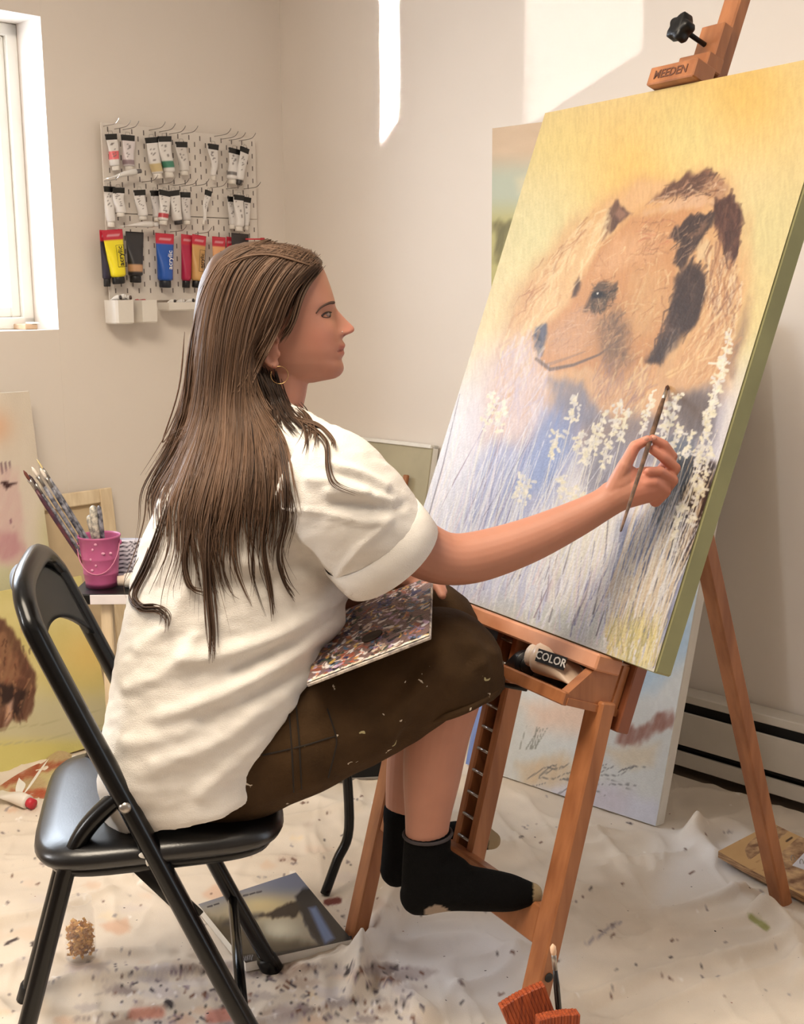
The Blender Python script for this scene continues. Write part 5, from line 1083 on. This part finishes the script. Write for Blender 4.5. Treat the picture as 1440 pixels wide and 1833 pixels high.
# ---------------------------------------------------------------- palette on the lap
pBL, pBR, pTR = D(548, 1224, 1.665), D(770, 1138, 1.650), D(763, 1034, 1.905); pTL = pBL+pTR-pBR
def palcol(p):
    X, Y = p.X, p.Y; p.c[:] = (120, 96, 92); r = np.random.default_rng(12)
    cs = [(240, 230, 222), (246, 240, 236), (226, 210, 190), (40, 44, 90), (30, 26, 28), (200, 130, 96), (214, 176, 96), (110, 90, 120), (230, 226, 230), (70, 110, 150), (150, 80, 60), (60, 76, 62), (190, 160, 190), (96, 70, 60), (16, 16, 20)]
    for _ in range(520):
        x, y = r.random(2); a = r.uniform(0, 3.14); L = r.uniform(.01, .09); w = r.uniform(.008, .026); p.stroke([(x, y), (x+L*.5*math.cos(a)+r.normal(0, .01), y+L*.5*math.sin(a)), (x+L*math.cos(a), y+L*math.sin(a))], w, cs[r.integers(len(cs))], .9)
    for x, y, w, c in ((.52, .8, .05, (40, 60, 120)), (.62, .84, .04, (36, 44, 96)), (.88, .62, .05, (60, 116, 150)), (.35, .12, .05, (190, 90, 60)), (.9, .9, .06, (224, 210, 214)), (.86, .14, .05, (160, 140, 180)), (.3, .62, .05, (228, 222, 218)), (.6, .1, .05, (222, 200, 170))):
        for _ in range(14): 
            o = r.normal(0, w, 2); p.stroke([(x+o[0], y+o[1]), (x+o[0]+r.normal(0, .03), y+o[1]+r.normal(0, .02))], .008, c, .9)
    for _ in range(120): 
        x = r.random(); p.stroke([(x, r.uniform(0, .03)), (x+.02, r.uniform(0, .03))], .012, [(232, 224, 200), (206, 196, 176), (240, 236, 230)][r.integers(3)], .9)
pu = unit(pTL-pBL)
pal, pe_, pup, pnb, pW = canvas_thing('paint_palette', 'rectangular palette board crusted with mixed paint resting on the painter\'s lap', pBL, pBR, unit((pTL-pBL)-unit(pBR-pBL)*np.dot(pTL-pBL, unit(pBR-pBL))), np.linalg.norm(pTL-pBL), .005, palcol, 220, 220, mat('palette_edge', (206, 194, 180), .7, col2=(120, 110, 110), scale=80), vcmat('palette_paint', .4, bump=1., bscale=260), cat='palette', by_pixel=False, k=1., g=1.)
th_ = pl(667, 1140, pBL, pnb)
obj('thumb_hole', lathe([(.0005, 0), (.017, 0), (.017, .0012), (.0005, .0012)], th_-pnb*.0022, pnb, 24), mat('hole_shadow_brown', (58, 46, 34), .9), pal)
# ================================================================ PEGBOARD WITH PAINT TUBES
def onwall(x, y, off): return pl(x, y, COR+RW*off, RW)
PU0, PU1, PZ0, PZ1 = -.706, -.137, 1.232, 1.742
peg = root('pegboard', 'white slotted pegboard with wire hooks on the left wall holding paint tubes', 'pegboard', lpt((PU0+PU1)/2, .02, PZ0))
M_PEG = mat('pegboard_white', (224, 216, 208), .5, var=.01)
zs_ = 1.487
for z0, z1 in ((PZ0, zs_-.001), (zs_+.001, PZ1)): obj('panel', obox(lpt((PU0+PU1)/2, .0225, (z0+z1)/2), (LW, AX[2], RW), ((PU1-PU0)/2, (z1-z0)/2, .0025), .0015), M_PEG, peg, flat=True)
sl = []
for i in range(27):
    for j in range(13):
        u = PU0+.022+i*.0205; z = PZ0+.03+j*.0385+(.0192 if i % 2 else 0)
        if z > PZ1-.01 or abs(z-zs_) < .012: continue
        sl.append(obox(lpt(u, .0252, z), (LW, AX[2], RW), (.0019, .0072, .0003), .0001))
obj('slots', sl, mat('slot_shadow', (120, 110, 106), .9), peg, flat=True, kind='stuff')
for u in (PU0+.03, PU1-.03):
    for z in (PZ0+.03, PZ1-.03): obj('wall_spacer', lathe([(.008, 0), (.008, .02)], lpt(u, 0, z), RW, 12), M_WHITEP, peg)
def hook(px_, py_, ln=.075, up=.016):
    p = onwall(px_, py_, .025); d = RW
    P = spline(np.array([p, p+d*.006, p+d*ln*.5, p+d*ln*.85+V(0, 0, .002), p+d*(ln+.004)+V(0, 0, up*.6), p+d*(ln+.010)+V(0, 0, up)]), 4)
    obj('hook', tube(P, .0011, 6), M_METAL, peg); return p
for x, y in ((185, 226), (205, 231), (220, 232), (267, 233), (285, 236), (303, 240), (325, 240), (384, 244), (397, 249), (410, 251), (428, 252), (187, 324), (254, 326), (285, 330), (310, 332), (325, 333), (345, 333), (377, 336), (405, 338), (437, 338), (305, 415), (350, 418)): hook(x, y)
M_TUBE = vcmat('tube_print', .35, spec=.5)
M_CLIP = mat('binder_clip_black', (20, 19, 20), .35)
def paint_tube(label, xt, yt, xb, yb, wpx, off, base, band=None, marks=True, cap=(235, 232, 228), clip=True, taper=.62, header=None, word=None, wcol=(20, 20, 20), bandat=(.68, .86), capc=None, group='paint tubes on the pegboard', seed=0, dent=.0):
    top = onwall(xt, yt, off); bot = onwall(xb, yb, off); up = unit(top-bot); L = np.linalg.norm(top-bot); side = unit(LW-up*np.dot(LW, up)); out = np.cross(side, up); out = out if np.dot(out, RW) > 0 else -out
    wd = np.linalg.norm(onwall(xt+wpx, yt, off)-top)/2; o = root('paint_tube', label, 'paint tube', bot, group)
    nr, na_ = 26, 24; a = np.linspace(0, 2*np.pi, na_, endpoint=False); rings = []; UV = []; r = np.random.default_rng(seed+100); capL = .13*L
    for i in range(nr):
        t = i/(nr-1); h = wd*(1-(1-taper)*smooth(t)); k = wd*taper*(.04+.96*smooth(t/.9)); tw = 1+.03*math.sin(t*9+seed)*dent
        if t > .96: h *= .8; k *= .8
        p = top-up*(L-capL)*t+side*dent*wd*.3*math.sin(t*5+seed)
        c, s = np.cos(a), np.sin(a); rings.append(p+side*(h*tw*np.sign(c)*np.abs(c)**.9)[:, None]+out*(k*np.sign(s)*np.abs(s)**.9)[:, None]); UV += [(x, t) for x in c]
    UV = np.array(UV); p = Paint(UV[:, 0], UV[:, 1], base)
    if header: p.c[UV[:, 1] < .24] = header; p.c[(np.abs(UV[:, 1]-.13) < .03) & (np.abs(UV[:, 0]) < .6)] = np.array(header)*.4+140
    if band: p.c[(UV[:, 1] > bandat[0]) & (UV[:, 1] < bandat[1])] = band
    if marks:
        n_ = r.random(len(UV)); m_ = (n_ > .80) & (UV[:, 1] > .14) & (UV[:, 1] < .7) & (np.abs(UV[:, 0]+.25) < .35); p.c[m_] = (120, 112, 112)
    obj('tube_body', loft(rings), M_TUBE, o, col=p.lin())
    cr = wd*taper*.8; q = top-up*(L-capL)
    obj('cap', lathe([(cr*.5, .004), (cr*.95, .001), (cr, -.002), (cr*1.02, -capL*.9), (cr*.9, -capL)], q, up, 18), mat('cap_%d_%d_%d' % capc, capc, .4) if capc else M_WHITEP, o)
    if clip:
        cw = wd*.98; cp = top+up*.002
        pts = [(-.0005, .0035), (.0, .0035), (.0155, .0014), (.0155, -.0014), (0, -.0035), (-.0005, -.0035)]
        R_ = [np.array([cp+side*s*cw-up*(x-.004)+out*y for x, y in pts]) for s in (-1, 1)]; cl_ = obj('binder_clip', loft(R_), M_CLIP, o, flat=True)
        obj('clip_handle', tube(np.array([cp+side*cw*.4+up*.003, cp+side*cw*.3+up*.013, cp-side*cw*.3+up*.013, cp-side*cw*.4+up*.003]), .0006, 5), M_METAL, cl_)
    if word:
        kk = wd*taper*.9; mid = top-up*(L-capL)*.56+out*(kk*1.08+.0008); hgt = wd*1.05
        obj('lettering', text_geo(word, hgt*.62, mid+side*wd*.12, up, -side, .0003, .012), mat('ink_%d_%d_%d' % wcol, wcol, .6), o, flat=True)
        if wcol[0] < 100:
            fr_ = []
            for s in (-1, 1): fr_.append(obox(mid+side*(wd*.12+s*hgt*.36), (up, side, out), (L*.20, .0005, .0003), .0001)); fr_.append(obox(mid+side*wd*.12+up*s*L*.20, (up, side, out), (.0005, hgt*.36, .0003), .0001))
            obj('label_frame', fr_, MATS['ink_%d_%d_%d' % wcol], o, flat=True)
    return o
W_ = (226, 222, 220)
SM = [('white tube with a red-pink label, leftmost in the top row', 199, 244, 208, 305, 20, .05, W_, (226, 110, 116), (.5, .8)), ('white tube with mauve band, second in the top row', 229, 246, 232, 306, 23, .05, (220, 212, 214), (150, 130, 136), (.78, .95)),
      ('white tube with a beige lower label in the top row', 272, 250, 283, 320, 23, .05, W_, (206, 186, 140), (.68, .95)), ('white tube with a green lower label in the top row', 295, 248, 303, 318, 23, .055, W_, (70, 132, 110), (.66, .88)), ('speckled white tube in the top row right of the green-labelled one', 325, 258, 330, 314, 20, .05, (214, 208, 204), None, None),
      ('nearly empty thin white tube hanging alone in the top row', 382, 262, 382, 323, 18, .05, W_, None, None), ('white tube with grey band in the top row near the right end', 420, 270, 416, 330, 20, .05, W_, (120, 116, 116), (.74, .88)), ('slim white tube at the right end of the top row', 438, 268, 428, 331, 15, .065, W_, None, None),
      ('white tube at the left end of the middle row', 196, 338, 199, 407, 19, .05, W_, None, None), ('short white tube beside the left end of the middle row', 212, 340, 216, 388, 21, .06, W_, None, None), ('white tube third in the middle row', 250, 344, 256, 394, 20, .05, W_, None, None), ('slim grey-marked tube fourth in the middle row', 277, 345, 281, 396, 15, .045, (208, 204, 204), None, None),
      ('white tube with a red bottom label in the middle row', 295, 345, 292, 403, 20, .06, W_, (190, 70, 80), (.72, .92)), ('white tube with dark cap right of the red-labelled one', 311, 345, 320, 402, 20, .05, W_, None, None), ('speckled white tube seventh in the middle row', 332, 348, 335, 402, 17, .045, (212, 206, 204), None, None), ('twisted used-up white tube hanging alone in the middle row', 373, 345, 364, 402, 11, .05, W_, None, None),
      ('white tube mostly hidden at the right of the middle row', 415, 356, 416, 410, 14, .045, (214, 210, 208), None, None), ('tall white tube with lettering at the right of the middle row', 428, 353, 428, 414, 18, .06, W_, None, None), ('half-hidden white tube at the right end of the middle row', 443, 357, 440, 412, 12, .045, W_, None, None)]
for i, (lb, xt, yt, xb, yb, w_, off, base, band, ba) in enumerate(SM):
    paint_tube(lb, xt, yt, xb, yb, w_, off, base, band, bandat=ba or (.7, .8), seed=i, dent=.4+.5*(i in (5, 15)), taper=.74 if i not in (5, 15) else .45, capc=(60, 56, 58) if i in (13, 7) else None)
RED = (196, 44, 66)
BG = [('dark violet tube with red header half behind the yellow one', 188, 412, 192, 513, 20, .04, (44, 38, 58), RED, None, (20, 20, 20), (24, 22, 24)), ('bright yellow acrylic tube with red header, leftmost big tube', 201, 411, 213, 508, 36, .055, (244, 226, 40), RED, 'acrylic', (24, 22, 20), (28, 28, 30)), ('matte black tube with a tan lower label beside the yellow tube', 241, 415, 243, 506, 32, .05, (46, 44, 48), None, None, (20, 20, 20), (30, 28, 30)),
      ('royal blue acrylic tube with red header', 295, 418, 296, 515, 33, .05, (36, 88, 178), RED, 'acrylic', (236, 236, 240), (24, 28, 40)), ('crimson tube with red header left of the ochre tube', 335, 420, 333, 515, 21, .045, (176, 34, 74), RED, None, (20, 20, 20), (24, 20, 24)), ('ochre acrylic tube with red header beside the crimson one', 357, 421, 352, 515, 25, .055, (206, 160, 100), RED, 'acrylic', (30, 24, 22), (24, 22, 24)),
      ('peach acrylic tube with red header just above the painter\'s hair', 392, 424, 392, 515, 24, .05, (230, 170, 120), RED, 'acrylic', (30, 24, 22), (24, 22, 24)), ('narrow red-topped tube partly hidden beside the peach one', 411, 424, 411, 515, 11, .04, (200, 60, 70), RED, None, (20, 20, 20), (24, 22, 24)), ('black-topped tube above the painter\'s head at the right end', 430, 418, 430, 512, 31, .055, (52, 46, 48), None, None, (20, 20, 20), (24, 22, 24))]
for i, (lb, xt, yt, xb, yb, w_, off, base, hdr, wd_, wc, cc) in enumerate(BG):
    paint_tube(lb, xt, yt, xb, yb, w_, off, base, (196, 152, 116) if i == 2 else None, False, clip=False, taper=.66, header=hdr, word=wd_, wcol=wc, capc=cc, bandat=(.74, .9), seed=40+i, group='big paint tubes on the pegboard')
def lying_tube(label, x0, y0, x1, y1, off, rad, base, capc, group='loose paint tubes', name='paint_tube', P=None):
    p, q = (onwall(x0, y0, off), onwall(x1, y1, off)) if P is None else P; d = unit(q-p); L = np.linalg.norm(q-p); o = root(name, label, 'paint tube', (p+q)/2-V(0, 0, rad), group)
    sd = unit(np.cross(d, V(0, 0, 1))); upv = np.cross(sd, d); a = np.linspace(0, 2*np.pi, 20, endpoint=False); rings = []
    for t in np.linspace(0, 1, 14):
        h = rad*(1.15-.15*t); k = rad*(.10+.9*smooth(t/.8)); rings.append(p+d*L*.86*t-upv*(rad-k)*.7+sd*(h*np.cos(a))[:, None]+upv*(k*np.sin(a))[:, None])
    obj('tube_body', loft(rings), mat('tube_%d_%d_%d' % base, base, .35, var=.03), o); obj('cap', lathe([(rad*.5, 0), (rad*.75, .002), (rad*.75, L*.14)], p+d*L*.86, d, 16), mat('cap_%d_%d_%d' % capc, capc, .4), o); return o
lying_tube('white tube with grey cap lying across hooks under the top row', 190, 316, 252, 306, .075, .0085, (228, 226, 224), (110, 106, 108))
lying_tube('white tube lying across hooks under the middle row', 218, 401, 282, 402, .075, .009, (230, 226, 224), (226, 222, 220))
tag(obj('red_marker', tube(np.array([onwall(440, 428, .07), onwall(466, 428, .07), onwall(467, 428, .07), onwall(473, 428, .07)]), [.0025, .0025, .0045, .0045], 10), mat('red_marker_plastic', (200, 50, 62), .4)), 'thin red marker sticking out at the right end of the pegboard', 'marker')
# bins hooked on the lower edge
def bin_(label, x0, x1, yt, yb, depth, chamfer=0):
    a, b = onwall(x0, yt, .028+depth), onwall(x1, yt, .028+depth); zt = (a[2]+b[2])/2; zb = onwall((x0+x1)/2, yb, .028+depth)[2]; u0, u1 = (a-COR)@LW, (b-COR)@LW
    o = root('storage_bin', label, 'bin', lpt((u0+u1)/2, .028+depth/2, zb), 'white bins on the pegboard'); c_ = chamfer
    def ring(z, s): return np.array([lpt(u0+s, .028+s, z), lpt(u1-s, .028+s, z), lpt(u1-s-.004, .028+depth-s, z), lpt(u0+s+c_, .028+depth-s, z), lpt(u0+s, .028+depth-s-c_*.8-.002, z)])
    obj('bin_shell', loft([ring(zb, .004), ring(zb+.004, .001), ring(zt, 0), ring(zt, .002), ring(zb+.004, .004)]), M_WHITEP, o, flat=True); return u0, u1, zb, zt
A_b = bin_('deep white bin at the lower left of the pegboard', 208, 241, 537, 580, .065, .006)
B_b = bin_('deep white bin second from the left on the pegboard', 254, 283, 537, 578, .065, .0)
C_b = bin_('shallow white tray bin beside the painter\'s head', 302, 360, 541, 556, .06, .0)
for i, (b_, t_, dz, rr, cc) in enumerate(((A_b, .25, .004, .008, (70, 62, 60)), (A_b, .55, .006, .0085, (228, 224, 220)), (A_b, .8, .003, .008, (90, 70, 62)), (C_b, .18, -.001, .0075, (50, 46, 48)), (C_b, .45, .0, .008, (226, 222, 220)), (C_b, .75, .001, .008, (48, 44, 46)))):
    u = b_[0]+(b_[1]-b_[0])*t_; z = b_[3]+dz; P = (lpt(u-.012, .05, z), lpt(u+.010, .080, z+.004))
    lying_tube(['white tube with dark cap, left in the deep bin', 'white tube in the middle of the deep bin', 'white tube with brown cap, right in the deep bin', 'white tube with black cap, left in the shallow tray', 'white tube in the middle of the shallow tray', 'white tube with dark cap, right in the shallow tray'][i], 0, 0, 0, 0, 0, rr, (230, 226, 222), cc, 'tubes lying in the bins', P=P)
tn = [tube(np.array([lpt(B_b[0]+.004+.004*k+.002*math.sin(j*2), .045+.012*(j % 3), B_b[3]-.002+.004*math.sin(j*1.7+k)) for j in range(6)]), .0012, 5) for k in range(8)]
tag(obj('red_net', tn, mat('red_string', (206, 66, 76), .6)), 'crumpled red string net in the second white bin', 'net')
# ---------------------------------------------------------------- things on the window sill
sb = pl(56, 584, COR-RW*.10, RW)
sx = root('sill_box', 'small brown and white box lying on the window sill', 'box', COR+LW*(-.915)-RW*.10+V(0, 0, WIN_B))
obj('box_body', obox(COR+LW*(-.915)-RW*.10+V(0, 0, WIN_B+.008), (LW, RW, AX[2]), (.02, .035, .008)), mat('kraft_box', (196, 166, 136), .7), sx, flat=True)
obj('box_lid', obox(COR+LW*(-.903)-RW*.08+V(0, 0, WIN_B+.0185), (LW, RW, AX[2]), (.012, .02, .0025)), M_WHITE, sx, flat=True)

# ================================================================ THINGS ON THE FLOOR
def quad_slab(name, label, cat, pts, z0, thick, paint, nx, ny, m_face, m_side, warp=None, kk_=.85, gg_=1.1):
    """thin sheet with corners given as pixels (BL, BR, TR, TL) on height z0+thick"""
    Q = [fl(x, y, z0+thick) for x, y in pts]; o = root(name, label, cat, sum(Q)/4-V(0, 0, thick))
    U, T = np.meshgrid(np.linspace(0, 1, nx), np.linspace(0, 1, ny)); P = ((1-U)*(1-T))[..., None]*Q[0]+(U*(1-T))[..., None]*Q[1]+(U*T)[..., None]*Q[2]+((1-U)*T)[..., None]*Q[3]
    if warp is not None: P[..., 2] += warp(U, T)
    q = pr(P.reshape(-1, 3)).reshape(ny, nx, 2); pt = Paint(q[..., 0], q[..., 1], (220, 215, 205)); paint(pt)
    f = [(j*nx+i, j*nx+i+1, (j+1)*nx+i+1, (j+1)*nx+i) for j in range(ny-1) for i in range(nx-1)]
    obj('printed_face', ((P+V(0, 0, .0004)).reshape(-1, 3), f), m_face, o, col=pt.lin(kk_, gg_))
    ring = lambda dz: np.concatenate([P[0, :], P[1:, -1], P[-1, -2::-1], P[-2:0:-1, 0]])+V(0, 0, dz)
    v, f = loft([ring(-thick), ring(0)]); obj('pages', (v, f), m_side, o, flat=True); return o, Q
def cover(p):
    X, Y = p.X, p.Y; t = (Y-1580)/130+(X-490)*.0012; p.c[:] = (150, 156, 176)
    p.blend(smooth((Y-1590-(X-480)*-.12)/40), (196, 188, 170)); p.blend(.9*np.exp(-(((X-470)/60)**2+((Y-1622)/22)**2)), (240, 224, 180))
    p.poly([(355, 1640), (450, 1660), (560, 1690), (620, 1690), (630, 1700), (440, 1740), (380, 1690)], (112, 102, 84), 14, .95, 6, .1)
    p.blend(.95*np.exp(-(((X-500)/34)**2+((Y-1665)/20)**2)), (250, 246, 226)); p.poly([(420, 1640), (470, 1636), (440, 1660), (400, 1655)], (84, 82, 84), 8, .8)
    p.poly([(462, 1640), (490, 1628), (520, 1614), (545, 1622), (530, 1640), (480, 1644)], (70, 58, 48), 4, .95, 5, .12)
    p.poly([(530, 1605), (552, 1588), (580, 1618), (630, 1680), (600, 1700), (570, 1690), (545, 1650)], (40, 42, 52), 5, 1, 4, .1)
    p.poly([(552, 1625), (566, 1622), (600, 1680), (582, 1692)], (150, 176, 220), 6, .9)
    p.poly([(360, 1660), (400, 1690), (440, 1735), (400, 1720)], (60, 62, 66), 6, .9)
    p.poly([(430, 1712), (500, 1706), (630, 1684), (640, 1700), (440, 1745)], (28, 30, 40), 5, .95)
    for x, y in ((372, 1624), (384, 1620), (424, 1608), (436, 1604), (448, 1601), (460, 1598)): p.stroke([(x, y), (x+8, y-2.2)], 1.6, (70, 70, 80), .8, False)
    for i in range(6): p.stroke([(430+i*4, 1722-i*.8), (432+i*4, 1714-i*.8)], 1.2, (190, 190, 196), .8, False)
quad_slab('photo_book', 'glossy landscape photo book lying on the drop cloth under the chair', 'book', [(440, 1724), (630, 1682), (530, 1562), (355, 1619)], .012, .018, cover, 110, 90, vcmat('glossy_cover', .16, spec=.5), M_WHITE, kk_=.75, gg_=1.35)
pbk = bpy.data.objects['photo_book']; _a, _b = fl(440, 1724, .0205), fl(630, 1682, .0205)
obj('spine', beam(_a-V(0, .0012, .0), _b-V(0, .0012, .0), .0175, .003, AX[2], .0008), mat('navy_spine', (26, 28, 48), .3), pbk, flat=True)
def kraft(p):
    p.c[:] = (214, 176, 126); p.c += vnoise(p.X*.05, p.Y*.05, 3, 3)[..., None]*6; r = np.random.default_rng(2)
    for _ in range(14):
        x, y = r.uniform(1310, 1440), r.uniform(1495, 1590); p.stroke([(x, y), (x+r.uniform(3, 10), y-r.uniform(1, 7))], 1.4, (150, 112, 72), .35)
    for x, y in ((1409, 1506), (1428, 1512), (1436, 1560), (1430, 1566)): p.stroke([(x, y), (x+9, y-6)], 2.2, (70, 52, 36), .8, False)
sk, Qs = quad_slab('sketch_pad', 'tan paper sketch pad with pencil marks lying by the right wall', 'sketch pad', [(1286, 1533), (1500, 1632), (1560, 1548), (1383, 1482)], .014, .014, kraft, 130, 100, vcmat('kraft_paper', .8), mat('kraft_edges', (196, 160, 118), .8, col2=(120, 84, 60), scale=160, stretch=(.2, .2, 4)), warp=lambda u, t: .012*(1-u)**3)
for i in range(5):
    c_ = fl(1420+i*16, 1537+i*7, .034); obj('spiral_ring', tube(np.array([c_+V(.004*math.cos(t), .004*math.sin(t), .006*math.sin(t)) for t in np.linspace(0, 6.28, 14)]), .0009, 5), M_METAL, sk)
quad_slab('paper_slip', 'small white paper slip lying on top of the tan sketch pad', 'paper', [(1419, 1549), (1470, 1566), (1490, 1540), (1440, 1527)], .030, .0015, lambda p: p.c.__setitem__(slice(None), (228, 226, 232)), 6, 6, vcmat('white_paper', .7), M_WHITE)
def redpaint(p):
    p.c[:] = (204, 180, 140); p.c += vnoise(p.X*.06, p.Y*.1, 8, 4)[..., None]*16
    p.poly([(-20, 1395), (60, 1370), (150, 1352), (215, 1348), (215, 1365), (120, 1372), (60, 1390), (10, 1410)], (172, 74, 56), 5, .9, 8, .1, .3)
    p.poly([(20, 1412), (120, 1415), (190, 1395), (215, 1385), (215, 1400), (110, 1430), (20, 1425)], (186, 84, 60), 5, .9, 6, .1, .3)
    p.poly([(70, 1385), (150, 1372), (190, 1380), (150, 1405), (90, 1408)], (214, 202, 150), 6, .8, 5, .1); p.poly([(105, 1378), (140, 1374), (130, 1384)], (150, 60, 52), 3, .9)
    p.poly([(0, 1375), (60, 1360), (40, 1385)], (226, 200, 190), 6, .8)
quad_slab('mixing_sheet', 'crumpled paper sheet smeared with red and yellow paint on the floor at left', 'paper sheet', [(-30, 1425), (120, 1432), (222, 1368), (100, 1350)], .014, .003, redpaint, 70, 50, vcmat('wet_paint_sheet', .35, bump=.8, bscale=120), M_WHITE, warp=lambda u, t: .012*np.abs(np.sin(u*7+t*4))*t)
tp, tq = fl(-6, 1412, .045), fl(60, 1440, .030)
lying_tube('white paint tube with red end lying on the floor at left', 0, 0, 0, 0, 0, .017, (226, 218, 208), (190, 40, 56), P=(tp, tq))
# jar with gold flakes
JC = fl(146, 1716, .014)
jar = root('glass_jar', 'small clear glass jar half full of gold flakes behind the chair leg', 'jar', JC)
obj('glass_wall', lathe([(.001, .001), (.026, .001), (.0285, .004), (.0285, .096), (.0255, .103), (.0255, .118), (.0265, .119), (.0262, .121), (.0240, .121), (.0238, .103), (.0268, .096), (.0268, .006), (.001, .005)], JC, n=32, cap=False), M_GLASS, jar)
fk = []
for i in range(420):
    a, r = RNG.uniform(0, 6.28), .0235*math.sqrt(RNG.random()); z = .012+.058*RNG.random(); n1, n2 = unit(RNG.normal(size=3)), None; n2 = unit(np.cross(n1, RNG.normal(size=3)))
    s = RNG.uniform(.0035, .0075); c_ = JC+V(r*math.cos(a), r*math.sin(a), z); n3 = np.cross(n1, n2); fk.append((np.array([c_-n1*s, c_+n2*s*.7+n3*.0012, c_+n1*s, c_-n2*s*.7-n3*.0008]), [(0, 1, 2, 3)]))
obj('gold_flakes', fk, mat('gold_leaf', (232, 184, 96), .4, metal=.25, col2=(190, 128, 60), scale=160), jar, flat=True, kind='stuff')
# ---------------------------------------------------------------- foreground tin of wide brushes
TN = V(.24, 1.50, 0); tin = root('brush_tin', 'round tin on the floor below the picture edge holding the wide orange brushes', 'tin', TN)
obj('tin_wall', lathe([(.055, .004), (.06, .004), (.06, .15), (.062, .152), (.058, .152), (.058, .008), (.001, .006)], TN, n=32, cap=False), M_METAL, tin)
M_OR = mat('orange_bristles', (168, 78, 36), .6, col2=(120, 48, 20), scale=60, stretch=(6, 6, .25))
def wide_brush(label, cx_, cy_, wpx, hpx, ang, Y, bot):
    c = D(cx_, cy_, Y); s = 1/ (FPX/ (Y*1.06)); w_ = wpx*s; h_ = hpx*s; ca, sa = math.cos(ang), math.sin(ang); ax = unit(V(ca, .25, sa)); up = unit(V(-sa, 0, ca)); n = unit(np.cross(up, ax)); up = np.cross(ax, n)*-1 if np.dot(np.cross(ax, n), up) < 0 else np.cross(ax, n)
    o = root('wide_brush', label, 'paintbrush', bot, 'wide orange brushes'); r = np.random.default_rng(int(cx_)); nb = 13
    for k in range(nb):
        t = (k+.5)/nb-.5; x = w_*t; tp_ = h_/2*(1-.10*(abs(t)*2)**3)+r.normal(0, .0002)
        obj('bristle_tuft', beam(c+ax*x*.96-up*h_/2, c+ax*x+up*tp_, w_/nb*1.02, .016, ax, .0015), M_OR, o, flat=True)
    obj('ferrule', obox(c-up*(h_/2+.012), (ax, up, n), (w_*.5, .014, .0095)), M_METAL, o, flat=True)
    hb = c-up*(h_/2+.026); obj('handle', tube(np.array([hb, hb+(bot-hb)*.25, hb+(bot-hb)*.6, bot]), [.014, .011, .009, .007], 12, flat=.7), M_WOOD, o)
wide_brush('wide brush with orange bristles fanned to the left at the bottom edge', 945, 1808, 92, 76, .36, 1.50, TN+V(.02, .01, .012))
wide_brush('wide brush with orange bristles standing upright at the bottom edge', 998, 1845, 82, 74, -.02, 1.46, TN+V(-.01, -.03, .012))
brush('slim_brush', 'slim brush with a pale tip standing against the easel leg at bottom', D(990, 1690, 1.50), TN+V(.0, .03, .012), .0040, mat('slim_handle_black', (24, 22, 24), .3), .016, .0042, mat('pale_tip', (226, 190, 160), .7), flatb=1.)
# ---------------------------------------------------------------- tubes in the easel tray
def tray_tube(label, a0, a1, f_, h_, rad, base, capc, word=None):
    P = (tr(a0, f_, h_), tr(a1, f_+.01, h_)); o = lying_tube(label, 0, 0, 0, 0, 0, rad, base, capc, 'tubes in the easel tray', P=P); return o
t1 = tray_tube('black paint tube lying in the easel tray nearest the knee', .055, .12, .055, .030, .022, (20, 20, 24), (14, 14, 16))
p_, q_ = tr(.245, .050, .052), tr(.125, .072, .048)
t2 = lying_tube('big white colour tube with a black label lying in the easel tray', 0, 0, 0, 0, 0, .026, (226, 200, 176), (226, 206, 186), 'tubes in the easel tray', P=(p_, q_))
d_ = unit(p_-q_); nrm = unit(-ray(990, 1195)); nrm = unit(nrm-d_*np.dot(nrm, d_)); upv = unit(np.cross(nrm, d_)); mid = q_+d_*.062+nrm*.0278
obj('black_label', obox(mid+upv*.003, (d_, upv, nrm), (.030, .0105, .0008), .0002), mat('label_black', (22, 20, 20), .5), t2, flat=True)
obj('label_lettering', text_geo('COLOR', .0185, mid+upv*.003+nrm*.001, d_, upv, .0003, .015), mat('label_white', (232, 228, 222), .5), t2, flat=True)
